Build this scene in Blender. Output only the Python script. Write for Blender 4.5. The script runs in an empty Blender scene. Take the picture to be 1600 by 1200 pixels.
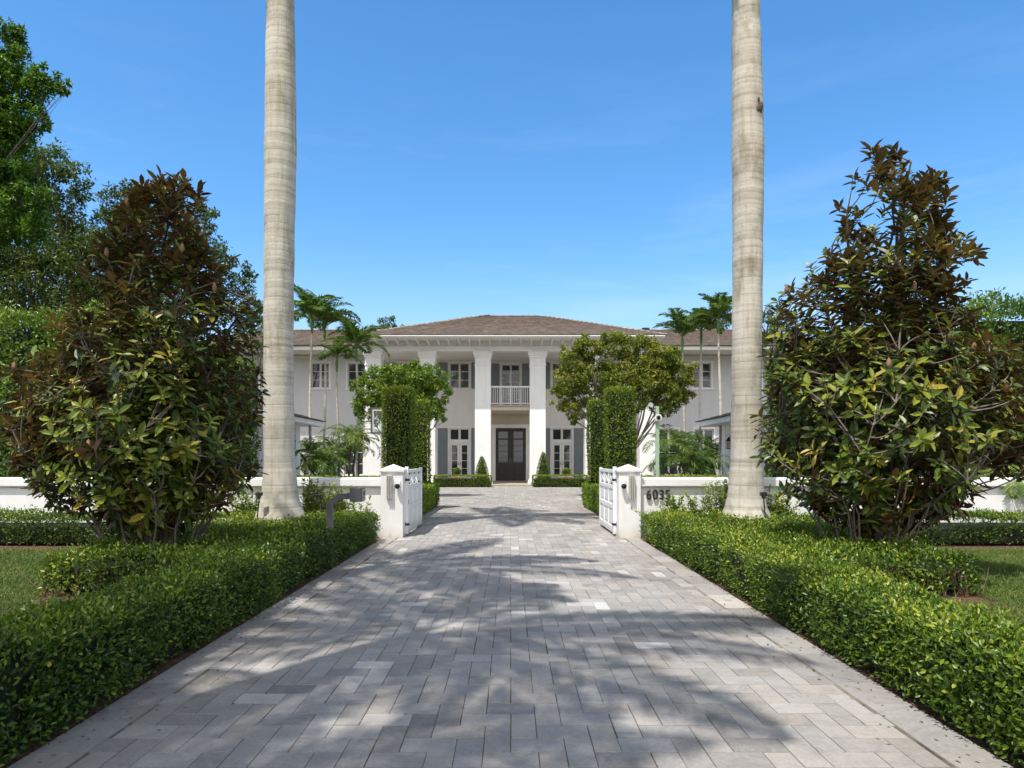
import bpy, bmesh, math, random
import numpy as np
from mathutils import Vector, Matrix
random.seed(7)
R = np.random.default_rng(11)
SC = bpy.context.scene
COL = SC.collection
H = 1.4; F = 1067.0; CX = 798.0; HY = 718.0     # camera height, focal length and vanishing point measured from the photo

def PX(px, Y): return (px - CX) * Y / F          # survey helpers: world X / Z of a feature seen at depth Y
def PZ(py, Y): return H - (py - HY) * Y / F

# ------------------------------------------------------------------ materials
def new_mat(name):
    m = bpy.data.materials.new(name); m.use_nodes = True
    nt = m.node_tree; nt.nodes.clear()
    return m, nt
def N(nt, t, **kw):
    n = nt.nodes.new(t)
    for k, v in kw.items():
        if k in ('operation','blend_type','data_type','noise_dimensions','attribute_name','feature','mode','distance'): setattr(n, k, v)
        else: n.inputs[k].default_value = v
    return n
def L(nt, a, b): nt.links.new(a, b)
def ramp(nt, fac, stops):
    r = nt.nodes.new('ShaderNodeValToRGB')
    while len(r.color_ramp.elements) < len(stops): r.color_ramp.elements.new(0.5)
    for e, (p, c) in zip(r.color_ramp.elements, stops):
        e.position = p; e.color = (*c, 1) if len(c) == 3 else c
    L(nt, fac, r.inputs[0]); return r.outputs[0]
def mixc(nt, fac, a, b, blend='MIX'):
    m = nt.nodes.new('ShaderNodeMix'); m.data_type = 'RGBA'; m.blend_type = blend
    for s, v in ((0, fac), (6, a), (7, b)):
        if hasattr(v, 'type') or hasattr(v, 'links'): L(nt, v, m.inputs[s])
        else: m.inputs[s].default_value = v if s == 0 else ((*v, 1) if len(v) == 3 else v)
    return m.outputs[2]
def noise(nt, scale, detail=4, rough=.55, vec=None, stretch=None):
    tc = nt.nodes.new('ShaderNodeTexCoord')
    v = tc.outputs['Object']
    if stretch:
        mp = nt.nodes.new('ShaderNodeMapping'); mp.inputs['Scale'].default_value = stretch
        L(nt, v, mp.inputs[0]); v = mp.outputs[0]
    n = nt.nodes.new('ShaderNodeTexNoise'); n.inputs['Scale'].default_value = scale
    n.inputs['Detail'].default_value = detail; n.inputs['Roughness'].default_value = rough
    L(nt, v, n.inputs['Vector']); return n.outputs[0]
def finish(nt, col, rough=.6, bump=None, bstr=.3, bdist=.01, metal=0, spec=.5, transl=None, rough_sock=None):
    p = nt.nodes.new('ShaderNodeBsdfPrincipled')
    if hasattr(col, 'links'): L(nt, col, p.inputs['Base Color'])
    else: p.inputs['Base Color'].default_value = (*col, 1)
    p.inputs['Roughness'].default_value = rough; p.inputs['Metallic'].default_value = metal
    p.inputs['Specular IOR Level'].default_value = spec
    if rough_sock is not None: L(nt, rough_sock, p.inputs['Roughness'])
    if bump is not None:
        b = nt.nodes.new('ShaderNodeBump'); b.inputs['Strength'].default_value = bstr; b.inputs['Distance'].default_value = bdist
        L(nt, bump, b.inputs['Height']); L(nt, b.outputs[0], p.inputs['Normal'])
    o = nt.nodes.new('ShaderNodeOutputMaterial'); out = p.outputs[0]
    if transl is not None:
        t = nt.nodes.new('ShaderNodeBsdfTranslucent'); L(nt, transl, t.inputs['Color'])
        ms = nt.nodes.new('ShaderNodeMixShader'); ms.inputs[0].default_value = .28
        L(nt, out, ms.inputs[1]); L(nt, t.outputs[0], ms.inputs[2]); out = ms.outputs[0]
    L(nt, out, o.inputs['Surface'])
def rough_mat(name, c, var=.12, scale=6, rough=.7, bscale=60, bstr=.25, bdist=.004, metal=0, spec=.4):
    m, nt = new_mat(name)
    n = noise(nt, scale, 5); n2 = noise(nt, bscale, 4)
    col = ramp(nt, n, [(.3, tuple(x*(1-var) for x in c)), (.7, tuple(min(1, x*(1+var)) for x in c))])
    finish(nt, col, rough, n2, bstr, bdist, metal, spec); return m
def attr(nt, name='tint'):
    a = nt.nodes.new('ShaderNodeAttribute'); a.attribute_name = name; return a.outputs['Fac']
def leaf_mat(name, stops, rough=.4, spec=.5, back=None, tcol=(.2,.35,.03)):
    m, nt = new_mat(name)
    a = attr(nt); c = ramp(nt, a, stops)
    if back:
        g = nt.nodes.new('ShaderNodeNewGeometry')
        bc = ramp(nt, a, back); c = mixc(nt, g.outputs['Backfacing'], c, bc)
    t = mixc(nt, .55, c, tcol)
    finish(nt, c, rough, spec=spec, transl=t); return m

M = {}
def stucco(name, c, stain=.06):
    m, nt = new_mat(name)
    n = noise(nt, .9, 6, .6); s = noise(nt, 2.2, 5, .6, stretch=(3.0, 3.0, .35)); n2 = noise(nt, 90, 5)
    col = ramp(nt, n, [(.3, tuple(x*(1-stain) for x in c)), (.7, c)])
    st = ramp(nt, s, [(.45, (1,1,1)), (.75, (1-stain*1.4, 1-stain*1.5, 1-stain*1.8))])
    col = mixc(nt, 1.0, col, st, 'MULTIPLY')
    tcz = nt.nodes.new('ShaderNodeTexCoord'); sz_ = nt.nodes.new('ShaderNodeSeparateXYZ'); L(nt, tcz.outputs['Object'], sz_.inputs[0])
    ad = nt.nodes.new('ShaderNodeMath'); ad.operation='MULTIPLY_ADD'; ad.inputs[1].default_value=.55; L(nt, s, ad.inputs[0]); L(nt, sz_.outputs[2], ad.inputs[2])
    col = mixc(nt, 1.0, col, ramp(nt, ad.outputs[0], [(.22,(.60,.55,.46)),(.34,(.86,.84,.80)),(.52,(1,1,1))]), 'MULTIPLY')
    finish(nt, col, .75, n2, .25, .004, spec=.3); M[name] = m
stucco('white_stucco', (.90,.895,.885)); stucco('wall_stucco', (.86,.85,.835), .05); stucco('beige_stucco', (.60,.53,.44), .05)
stucco('wing_stucco', (.66,.675,.71), .04)  # greyer, bluer copy of the white: wing shade put into the base colour
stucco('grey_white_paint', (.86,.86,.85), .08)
M['white_trim'] = rough_mat('white_trim', (.88,.875,.86), .04, 3, .45)
M['shutter_paint'] = rough_mat('shutter_paint', (.21,.245,.27), .07, 3, .5)
M['door_wood'] = rough_mat('door_wood', (.045,.040,.038), .25, 4, .4)
M['dark_metal'] = rough_mat('dark_metal', (.035,.035,.037), .2, 8, .4, metal=.3)
M['bronze'] = rough_mat('bronze', (.07,.062,.05), .25, 20, .4, metal=.7)
M['grey_metal'] = rough_mat('grey_metal', (.10,.105,.115), .2, 5, .45, metal=.2)
M['steel'] = rough_mat('steel', (.5,.47,.40), .15, 30, .35, metal=.8)
M['sconce_metal'] = rough_mat('sconce_metal', (.5,.49,.45), .15, 30, .5, metal=.2)
M['copper'] = rough_mat('copper', (.10,.05,.025), .3, 20, .4, metal=.6)
M['terracotta'] = rough_mat('terracotta', (.55,.36,.27), .15, 8, .8)
M['green_post'] = rough_mat('green_post', (.34,.50,.33), .1, 4, .6)
M['plastic_white'] = rough_mat('plastic_white', (.78,.78,.76), .03, 4, .35)
M['lens'] = rough_mat('lens', (.01,.01,.012), .2, 4, .08, bstr=0)
M['stone_step'] = rough_mat('stone_step', (.42,.33,.27), .15, 8, .7)
M['soil'] = rough_mat('soil', (.05,.035,.022), .4, 14, .95, 80, .6, .02)
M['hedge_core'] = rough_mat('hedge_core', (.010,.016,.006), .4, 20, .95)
M['twig'] = rough_mat('twig', (.16,.10,.065), .35, 20, .85)
M['bark'] = rough_mat('bark', (.17,.14,.12), .4, 14, .9, 50, .6, .01)
M['dark_bark'] = rough_mat('dark_bark', (.09,.075,.06), .4, 14, .9, 50, .6, .01)
M['cone_fruit'] = rough_mat('cone_fruit', (.30,.17,.10), .3, 60, .8, 120, .8, .01)
M['flame_glass'] = rough_mat('flame_glass', (.75,.55,.35), .1, 5, .2, bstr=0)
# glass: dark rooms and greenish reflections put into the pane colour
def glass(name, tint=(.02,.024,.026)):
    m, nt = new_mat(name)
    n = noise(nt, 1.3, 3); n3 = noise(nt, .7, 2)
    c = ramp(nt, n, [(.35, tint), (.6, tuple(x*2.2 for x in tint)), (.8, (.035,.05,.03))])
    finish(nt, c, .04, n3, .05, .02, spec=.9); M[name] = m
glass('window_glass'); glass('door_glass', (.012,.014,.014)); 
def clear(name):
    m, nt = new_mat(name)
    g = nt.nodes.new('ShaderNodeBsdfGlossy'); g.inputs['Roughness'].default_value = .03
    t = nt.nodes.new('ShaderNodeBsdfTransparent'); t.inputs['Color'].default_value = (.9,.93,.93,1)
    fz = nt.nodes.new('ShaderNodeFresnel'); ms = nt.nodes.new('ShaderNodeMixShader'); o = nt.nodes.new('ShaderNodeOutputMaterial')
    L(nt, fz.outputs[0], ms.inputs[0]); L(nt, t.outputs[0], ms.inputs[1]); L(nt, g.outputs[0], ms.inputs[2]); L(nt, ms.outputs[0], o.inputs[0]); M[name] = m
clear('clear_acrylic')
# roof shingles
m, nt = new_mat('roof_tile'); a = attr(nt)
n = noise(nt, 7, 5)
c = ramp(nt, a, [(0, (.16,.125,.10)), (.45, (.255,.205,.17)), (.75, (.345,.29,.245)), (1, (.44,.39,.345))])
c = mixc(nt, .35, c, ramp(nt, n, [(.3, (.17,.135,.115)), (.7, (.40,.345,.30))]))
finish(nt, c, .9, noise(nt, 40, 4), .4, .01, spec=.2); M['roof_tile'] = m
# pavers : tumbled grey marble, per-paver tint, veins and blotches
m, nt = new_mat('paver_stone'); a = attr(nt); a2 = attr(nt, 'hue')
base = ramp(nt, a, [(0, (.235,.222,.208)), (.35, (.35,.333,.312)), (.7, (.445,.425,.40)), (.93, (.52,.505,.48)), (1, (.64,.625,.60))])
warm = mixc(nt, 1.0, base, ramp(nt, a2, [(.25, (1.0,.995,.99)), (.5, (1.035,.99,.945)), (.85, (.985,.995,1.01))]), 'MULTIPLY')
tc = nt.nodes.new('ShaderNodeTexCoord')
off = nt.nodes.new('ShaderNodeVectorMath'); off.operation = 'ADD'
sc_ = nt.nodes.new('ShaderNodeMath'); sc_.operation = 'MULTIPLY'; sc_.inputs[1].default_value = 37.0; L(nt, a, sc_.inputs[0])
cmb = nt.nodes.new('ShaderNodeCombineXYZ'); L(nt, sc_.outputs[0], cmb.inputs[0]); L(nt, sc_.outputs[0], cmb.inputs[2])
L(nt, tc.outputs['Object'], off.inputs[0]); L(nt, cmb.outputs[0], off.inputs[1])
n1 = N(nt, 'ShaderNodeTexNoise', Scale=3.2, Detail=8, Roughness=.65, Distortion=1.8); L(nt, off.outputs[0], n1.inputs['Vector'])
n2 = N(nt, 'ShaderNodeTexNoise', Scale=55, Detail=4, Roughness=.7); L(nt, tc.outputs['Object'], n2.inputs['Vector'])
n3 = N(nt, 'ShaderNodeTexNoise', Scale=.8, Detail=5, Roughness=.6); L(nt, tc.outputs['Object'], n3.inputs['Vector'])
vein = ramp(nt, n1.outputs[0], [(.0, (0,0,0)), (.485, (0,0,0)), (.5, (.28,.28,.28)), (.515, (0,0,0)), (1, (0,0,0))])
blot = ramp(nt, n1.outputs[0], [(.3, (.84,.84,.85)), (.7, (1.10,1.10,1.09))])
c = mixc(nt, 1.0, warm, blot, 'MULTIPLY')
c = mixc(nt, vein, c, (.52,.51,.50))
c = mixc(nt, 1.0, c, ramp(nt, n2.outputs[0], [(.3, (.86,.86,.86)), (.7, (1.1,1.1,1.1))]), 'MULTIPLY')
c = mixc(nt, 1.0, c, ramp(nt, n3.outputs[0], [(.3, (.88,.87,.86)), (.7, (1.1,1.1,1.1))]), 'MULTIPLY')
finish(nt, c, .62, n2.outputs[0], .35, .003, spec=.35); M['paver_stone'] = m
m, nt = new_mat('joint_sand'); n = noise(nt, 1.1, 6, .7); n2 = noise(nt, 60, 4)
finish(nt, ramp(nt, n, [(.35,(.08,.065,.045)),(.5,(.21,.18,.14)),(.62,(.30,.27,.22))]), .95, n2, .4, .01, spec=.1); M['joint_sand'] = m
# lawn
m, nt = new_mat('lawn_soil'); n = noise(nt, 5, 6); n2 = noise(nt, 60, 4)
c = ramp(nt, n, [(.35, (.04,.06,.012)), (.6, (.06,.085,.015)), (.8, (.15,.11,.05))])
finish(nt, c, .95, n2, .6, .02, spec=.1); M['lawn_soil'] = m
m, nt = new_mat('mulch'); n = noise(nt, 50, 6, .7); c = ramp(nt, n, [(.3, (.06,.035,.02)), (.55, (.22,.13,.08)), (.75, (.40,.26,.17))])
finish(nt, c, .95, n, .8, .02, spec=.1); M['mulch'] = m
M['grass_blade'] = leaf_mat('grass_blade', [(0, (.035,.065,.008)), (.6, (.085,.135,.014)), (.9, (.17,.20,.035)), (1, (.33,.25,.11))], .5, .3)  # greens kept darker, shade over the lawn is put into the blade colour
M['litter_leaf'] = leaf_mat('litter_leaf', [(0,(.06,.035,.015)),(.5,(.20,.12,.05)),(1,(.32,.24,.08))], .8, .2)
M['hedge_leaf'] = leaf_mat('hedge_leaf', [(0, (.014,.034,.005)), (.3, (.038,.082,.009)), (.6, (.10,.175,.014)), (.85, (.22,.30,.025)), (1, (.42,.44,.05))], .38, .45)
M['clipped_leaf'] = leaf_mat('clipped_leaf', [(0, (.025,.048,.006)), (.35, (.09,.15,.012)), (.7, (.24,.31,.022)), (1, (.42,.44,.04))], .45, .4)
M['bright_leaf'] = leaf_mat('bright_leaf', [(0, (.05,.10,.01)), (.5, (.13,.22,.018)), (1, (.34,.42,.05))], .4, .4)
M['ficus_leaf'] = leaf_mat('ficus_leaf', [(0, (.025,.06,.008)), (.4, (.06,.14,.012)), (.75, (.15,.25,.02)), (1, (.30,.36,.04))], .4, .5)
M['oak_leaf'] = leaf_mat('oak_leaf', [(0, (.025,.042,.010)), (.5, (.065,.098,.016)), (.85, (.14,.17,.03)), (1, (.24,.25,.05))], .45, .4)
M['feather_leaf'] = leaf_mat('feather_leaf', [(0, (.03,.07,.008)), (.5, (.09,.19,.014)), (1, (.20,.36,.03))], .45, .4)
M['cloud_leaf'] = leaf_mat('cloud_leaf', [(0, (.045,.070,.010)), (.4, (.12,.16,.02)), (.75, (.24,.28,.035)), (.93, (.35,.35,.06)), (1, (.36,.24,.07))], .5, .3)
M['palm_leaf'] = leaf_mat('palm_leaf', [(0, (.020,.05,.010)), (.5, (.065,.135,.018)), (.9, (.17,.25,.035)), (1, (.30,.33,.08))], .5, .35)
M['magnolia_leaf'] = leaf_mat('magnolia_leaf', [(0, (.025,.045,.010)), (.4, (.07,.115,.014)), (.72, (.19,.25,.024)), (.95, (.36,.38,.04)), (1, (.45,.36,.05))], .40, .5,
    back=[(0, (.040,.022,.015)), (.5, (.125,.055,.025)), (.8, (.24,.12,.04)), (1, (.28,.19,.05))], tcol=(.10,.10,.02))
# royal palm trunk
def palm_trunk_mat(name, ring_scale):
    m, nt = new_mat(name)
    g = noise(nt, 1.1, 6, .6, stretch=(.9,.9,.5)); sp = noise(nt, 38, 4, .7, stretch=(1,1,.55))
    rg = noise(nt, ring_scale, 3, .6, stretch=(.02,.02,1)); rg2 = noise(nt, ring_scale*3.5, 2, .6, stretch=(.03,.03,1))
    st = noise(nt, 16, 4, .6, stretch=(1,1,.08))
    c = ramp(nt, g, [(.3, (.42,.38,.31)), (.55, (.58,.54,.46)), (.72, (.68,.65,.58))])
    c = mixc(nt, 1.0, c, ramp(nt, rg, [(.3, (.74,.71,.66)), (.46, (.97,.96,.95)), (.62, (1.06,1.06,1.06))]), 'MULTIPLY')
    c = mixc(nt, 1.0, c, ramp(nt, rg2, [(.32, (.90,.88,.85)), (.46, (1,1,1))]), 'MULTIPLY')
    c = mixc(nt, 1.0, c, ramp(nt, st, [(.32, (.80,.78,.73)), (.5, (1,1,1))]), 'MULTIPLY')
    c = mixc(nt, 1.0, c, ramp(nt, sp, [(.29, (.35,.30,.24)), (.37, (1,1,1))]), 'MULTIPLY')
    n6 = noise(nt, 1.7, 6, .7, stretch=(1,1,.7)); c = mixc(nt, 1.0, c, ramp(nt, n6, [(.36,(.70,.68,.63)),(.47,(1,1,1)),(.62,(1.05,1.05,1.06))]), 'MULTIPLY')
    n5 = noise(nt, 2.3, 5, .65); c = mixc(nt, ramp(nt, n5, [(.56, (0,0,0)), (.75, (.16,.16,.16))]), c, (.30,.30,.17))
    finish(nt, c, .85, sp, .5, .01, spec=.2); return m
M['royal_trunk'] = palm_trunk_mat('royal_trunk', 9)
M['slim_trunk'] = palm_trunk_mat('slim_trunk', 14)
M['ring_scar'] = rough_mat('ring_scar', (.30,.25,.19), .3, 12, .9)
M['crownshaft'] = rough_mat('crownshaft', (.10,.20,.05), .2, 4, .4)
M['frond_stem'] = rough_mat('frond_stem', (.16,.20,.06), .2, 4, .5)

# ------------------------------------------------------------------ mesh builder
class MB:
    def __init__(s): s.v = []; s.f = []; s.n = 0; s.mats = []
    def mi(s, mat):
        if mat not in s.mats: s.mats.append(mat)
        return s.mats.index(mat)
    def add(s, verts, faces, mat, tint=.5, hue=.5, smooth=False):
        verts = np.asarray(verts, float).reshape(-1, 3); faces = np.asarray(faces, int)
        if len(faces) == 0: return
        k = len(faces)
        t = np.broadcast_to(np.asarray(tint, float), (k,)); h = np.broadcast_to(np.asarray(hue, float), (k,))
        s.v.append(verts); s.f.append((faces + s.n, s.mi(mat), t, h, smooth)); s.n += len(verts)
    def box(s, x0, x1, y0, y1, z0, z1, mat, tint=.5, M4=None):
        v = np.array([[x,y,z] for z in (z0,z1) for y in (y0,y1) for x in (x0,x1)], float)
        if M4 is not None: v = np.array([list(M4 @ Vector(p)) for p in v])
        s.add(v, [[0,2,3,1],[4,5,7,6],[0,1,5,4],[2,6,7,3],[0,4,6,2],[1,3,7,5]], mat, tint)
    def bbox(s, x0, x1, y0, y1, z0, z1, mat, b=.006, tint=.5):
        # bevelled box
        v = []; 
        for sx in (0,1):
            for sy in (0,1):
                for sz in (0,1):
                    X=(x0,x1)[sx]; Y=(y0,y1)[sy]; Z=(z0,z1)[sz]; dx=b*(1-2*sx); dy=b*(1-2*sy); dz=b*(1-2*sz)
                    v += [(X,Y+dy,Z+dz),(X+dx,Y,Z+dz),(X+dx,Y+dy,Z)]
        I = lambda sx,sy,sz,a: ((sx*2+sy)*2+sz)*3+a
        q = []
        for sx in (0,1): q.append([I(sx,0,0,0),I(sx,1,0,0),I(sx,1,1,0),I(sx,0,1,0)] if sx else [I(sx,0,0,0),I(sx,0,1,0),I(sx,1,1,0),I(sx,1,0,0)])
        for sy in (0,1): q.append([I(0,sy,0,1),I(0,sy,1,1),I(1,sy,1,1),I(1,sy,0,1)] if sy else [I(0,sy,0,1),I(1,sy,0,1),I(1,sy,1,1),I(0,sy,1,1)])
        for sz in (0,1): q.append([I(0,0,sz,2),I(1,0,sz,2),I(1,1,sz,2),I(0,1,sz,2)] if sz else [I(0,0,sz,2),I(0,1,sz,2),I(1,1,sz,2),I(1,0,sz,2)])
        t = []
        for a in (0,1):
            for c in (0,1):
                q += [[I(a,c,0,0),I(a,c,1,0),I(a,c,1,1),I(a,c,0,1)], [I(0,a,c,1),I(1,a,c,1),I(1,a,c,2),I(0,a,c,2)], [I(a,0,c,0),I(a,1,c,0),I(a,1,c,2),I(a,0,c,2)]]
        for sx in (0,1):
            for sy in (0,1):
                for sz in (0,1): t.append([I(sx,sy,sz,0),I(sx,sy,sz,1),I(sx,sy,sz,2)])
        s.add(v, q, mat, tint); s.add(v, t, mat, tint)
    def tube(s, pts, radii, mat, n=8, cap=True, tint=.5, smooth=True):
        pts = np.asarray(pts, float); k = len(pts)
        radii = np.broadcast_to(np.asarray(radii, float), (k,))
        tan = np.gradient(pts, axis=0); tan /= np.linalg.norm(tan, axis=1)[:,None] + 1e-9
        ref = np.array([0,0,1.]) if abs(tan[0][2]) < .9 else np.array([1.,0,0])
        V = []
        for p, t, r in zip(pts, tan, radii):
            u = np.cross(t, ref); u /= np.linalg.norm(u)+1e-9; w = np.cross(t, u)
            for a in range(n):
                th = 2*math.pi*a/n; V.append(p + r*(math.cos(th)*u + math.sin(th)*w))
        q = []
        for i in range(k-1):
            for a in range(n):
                b = (a+1) % n; q.append([i*n+a, i*n+b, (i+1)*n+b, (i+1)*n+a])
        s.add(V, q, mat, tint, smooth=smooth)
        if cap:
            V2 = [pts[-1]]+V[-n:]; s.add(V2, [[0,1+a,1+(a+1)%n] for a in range(n)], mat, tint)
            V3 = [pts[0]]+V[:n]; s.add(V3, [[0,1+(a+1)%n,1+a] for a in range(n)], mat, tint)
    def lathe(s, prof, mat, c=(0,0,0), n=24, tint=.5, smooth=True):
        V = [(c[0]+r*math.cos(2*math.pi*a/n), c[1]+r*math.sin(2*math.pi*a/n), c[2]+z) for r, z in prof for a in range(n)]
        q = [[i*n+a, i*n+(a+1)%n, (i+1)*n+(a+1)%n, (i+1)*n+a] for i in range(len(prof)-1) for a in range(n)]
        s.add(V, q, mat, tint, smooth=smooth)
    def sqlathe(s, prof, mat, c, depth=None):
        # square section profile list (halfwidth, z)
        V = []; 
        for r, z in prof:
            ry = r if depth is None else r + depth
            V += [(c[0]-r,c[1]-ry,z),(c[0]+r,c[1]-ry,z),(c[0]+r,c[1]+ry,z),(c[0]-r,c[1]+ry,z)]
        q = [[i*4+a, i*4+(a+1)%4, (i+1)*4+(a+1)%4, (i+1)*4+a] for i in range(len(prof)-1) for a in range(4)]
        k = (len(prof)-1)*4; q.append([k,k+1,k+2,k+3])
        s.add(V, q, mat)
    def sphere(s, c, r, mat, n=12, sz=1.0):
        prof = [(r*math.sin(math.pi*i/8)+1e-5, -r*sz*math.cos(math.pi*i/8)) for i in range(9)]
        s.lathe(prof, mat, c, n)
    def leaves(s, P, A, Nn, ln, wd, mat, tint, simple=False, droop=.15):
        """P base pts, A axis dirs, Nn normals (top side)"""
        P = np.asarray(P); n = len(P)
        if n == 0: return
        A = A/(np.linalg.norm(A,axis=1)[:,None]+1e-9)
        S = np.cross(A, Nn); S /= np.linalg.norm(S,axis=1)[:,None]+1e-9
        U = np.cross(S, A)
        ln = np.broadcast_to(np.asarray(ln,float),(n,))[:,None]; wd = np.broadcast_to(np.asarray(wd,float),(n,))[:,None]
        if simple:
            b = P; m = P + A*ln*.5 - U*wd*.12; t = P + A*ln - U*ln*droop
            r = P + A*ln*.45 + S*wd*.5 + U*wd*.08; l = P + A*ln*.45 - S*wd*.5 + U*wd*.08
            V = np.stack([b, r, t, l], 1).reshape(-1,3)
            i = np.arange(n)[:,None]*4
            s.add(V, i + np.array([[0,1,2,3]]), mat, tint)
        else:
            b = P; m1 = P + A*ln*.36 - U*wd*.10 + U*ln*.02; m2 = P + A*ln*.72 - U*wd*.10 - U*ln*droop*.4; t = P + A*ln - U*ln*droop
            r1 = m1 + S*wd*.46 + U*wd*.22; l1 = m1 - S*wd*.46 + U*wd*.22
            r2 = m2 + S*wd*.42 + U*wd*.20; l2 = m2 - S*wd*.42 + U*wd*.20
            V = np.stack([b,m1,m2,t,r1,r2,l1,l2],1).reshape(-1,3)
            i = np.arange(n)[:,None]*8
            T = np.concatenate([i+np.array([[0,4,1]]), i+np.array([[0,1,6]]), i+np.array([[2,5,3]]), i+np.array([[2,3,7]])])
            Q = np.concatenate([i+np.array([[1,4,5,2]]), i+np.array([[1,2,7,6]])])
            tt = np.broadcast_to(np.asarray(tint,float),(n,))
            s.add(V, T, mat, np.tile(tt,4)); 
            s.v.append(np.zeros((0,3))); s.f.append((Q + s.n - len(V), s.mi(mat), np.tile(tt,2), np.full(2*n,.5), False))
    def build(s, name, parent=None, loc=None):
        me = bpy.data.meshes.new(name)
        V = np.concatenate(s.v); 
        if loc is not None: V = V - np.array(loc)
        idx = np.concatenate([f.ravel() for f,_,_,_,_ in s.f]); 
        tot = np.concatenate([np.full(len(f), f.shape[1]) for f,_,_,_,_ in s.f])
        st = np.concatenate([[0], np.cumsum(tot)[:-1]])
        me.vertices.add(len(V)); me.vertices.foreach_set('co', V.ravel())
        me.loops.add(len(idx)); me.loops.foreach_set('vertex_index', idx.astype(np.int32))
        me.polygons.add(len(tot)); me.polygons.foreach_set('loop_start', st.astype(np.int32)); me.polygons.foreach_set('loop_total', tot.astype(np.int32))
        me.polygons.foreach_set('material_index', np.concatenate([np.full(len(f), m) for f,m,_,_,_ in s.f]).astype(np.int32))
        me.polygons.foreach_set('use_smooth', np.concatenate([np.full(len(f), sm) for f,_,_,_,sm in s.f]))
        a = me.attributes.new('tint','FLOAT','FACE'); a.data.foreach_set('value', np.concatenate([t for _,_,t,_,_ in s.f]).astype(np.float32))
        a = me.attributes.new('hue','FLOAT','FACE'); a.data.foreach_set('value', np.concatenate([h for _,_,_,h,_ in s.f]).astype(np.float32))
        for m in s.mats: me.materials.append(M[m])
        me.update(calc_edges=True); me.validate()
        o = bpy.data.objects.new(name, me); COL.objects.link(o)
        if loc is not None: o.location = loc
        if parent: o.parent = parent
        return o
def tag(o, label=None, cat=None, group=None, kind=None):
    if label: o['label'] = label
    if cat: o['category'] = cat
    if group: o['group'] = group
    if kind: o['kind'] = kind
    return o
def empty(name, loc, label, cat, group=None, rz=0):
    o = bpy.data.objects.new(name, None); COL.objects.link(o); o.location = loc; o.rotation_euler = (0,0,rz)
    o.empty_display_size = .2
    return tag(o, label, cat, group)
def part(mb, name, parent):   # mesh drawn in world coordinates, parented to an Empty that carries location only
    return mb.build(name, parent, None) if parent is None else _part(mb, name, parent)
def _part(mb, name, parent):
    o = mb.build(name, parent); w = Vector((0,0,0)); p = parent
    while p: w += Vector(p.location); p = p.parent
    o.location = -w; return o
def norm(v): return v/(np.linalg.norm(v, axis=-1, keepdims=True)+1e-9)
def rnd_dirs(n): return norm(R.normal(size=(n,3)))
_ph = R.uniform(0, 6.28, (12,)); _fr = R.normal(size=(12,3))
def wob(P, scale=1.0):
    P = np.asarray(P)*scale; o = np.zeros(len(P))
    for k in range(12): o += np.sin(P @ (_fr[k]*(1+.35*k)) + _ph[k])/(1+.3*k)
    return o/3.0

# ------------------------------------------------------------------ clipped hedges
def hedge_pts(x0,x1,y0,y1,z0,z1,sides,dens,rad=.08,bump=.03, top_dens=None):
    P=[];Nm=[]
    def smp(a): return R.poisson(a*dens)
    faces = []
    if 't' in sides: faces.append(('t',(x1-x0)*(y1-y0)))
    for f,a in (('f',(x1-x0)*(z1-z0)),('b',(x1-x0)*(z1-z0)),('l',(y1-y0)*(z1-z0)),('r',(y1-y0)*(z1-z0))):
        if f in sides: faces.append((f,a))
    for f,a in faces:
        n = smp(a); u = R.uniform(0,1,n); w = R.uniform(0,1,n)
        if f=='t': p=np.stack([x0+(x1-x0)*u, y0+(y1-y0)*w, np.full(n,z1)],1); nn=(0,0,1)
        if f=='f': p=np.stack([x0+(x1-x0)*u, np.full(n,y0), z0+(z1-z0)*w],1); nn=(0,-1,0)
        if f=='b': p=np.stack([x0+(x1-x0)*u, np.full(n,y1), z0+(z1-z0)*w],1); nn=(0,1,0)
        if f=='l': p=np.stack([np.full(n,x0), y0+(y1-y0)*u, z0+(z1-z0)*w],1); nn=(-1,0,0)
        if f=='r': p=np.stack([np.full(n,x1), y0+(y1-y0)*u, z0+(z1-z0)*w],1); nn=(1,0,0)
        nn = np.tile(np.array(nn,float),(n,1))
        def rnd(d, ax, sgn):   # round edge: d distance from the edge plane
            t = np.clip(1-d/rad,0,1); sh = rad*(1-np.sqrt(np.clip(1-t*t,0,1)))
            nn[:,ax] += sgn*t*.9
            return sh
        if f=='t':
            for sd,ax,edge,sg in (('l',0,x0,-1),('r',0,x1,1),('f',1,y0,-1),('b',1,y1,1)):
                if sd in sides: p[:,2] -= rnd(np.abs(p[:,ax]-edge),ax,sg)
        else:
            sh = rnd(z1-p[:,2],2,1)
            ax = 1 if f in 'fb' else 0; sg = 1 if f in 'fl' else -1
            p[:,ax] += sg*sh
            # tuck in a little near the ground
            tz = np.clip(1-(p[:,2]-z0)/.18,0,1); p[:,ax] += sg*tz*.05
            o = 1-ax
            for sd,edge,s2 in ((('l',x0,-1),('r',x1,1)) if o==0 else (('f',y0,-1),('b',y1,1))):
                if sd in sides: p[:,ax] += sg*rnd(np.abs(p[:,o]-edge),o,s2)
        P.append(p); Nm.append(norm(nn))
    P=np.concatenate(P);Nm=norm(np.concatenate(Nm))
    P = P + Nm*(wob(P,2.2)*bump*1.3)[:,None] + Nm*(wob(P[:, [1,2,0]],9)*bump*.8)[:,None]
    return P,Nm
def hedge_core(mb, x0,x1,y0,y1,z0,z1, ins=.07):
    mb.bbox(x0+ins,x1-ins,y0+ins,y1-ins,z0,z1-ins,'hedge_core', b=.04)
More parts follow.
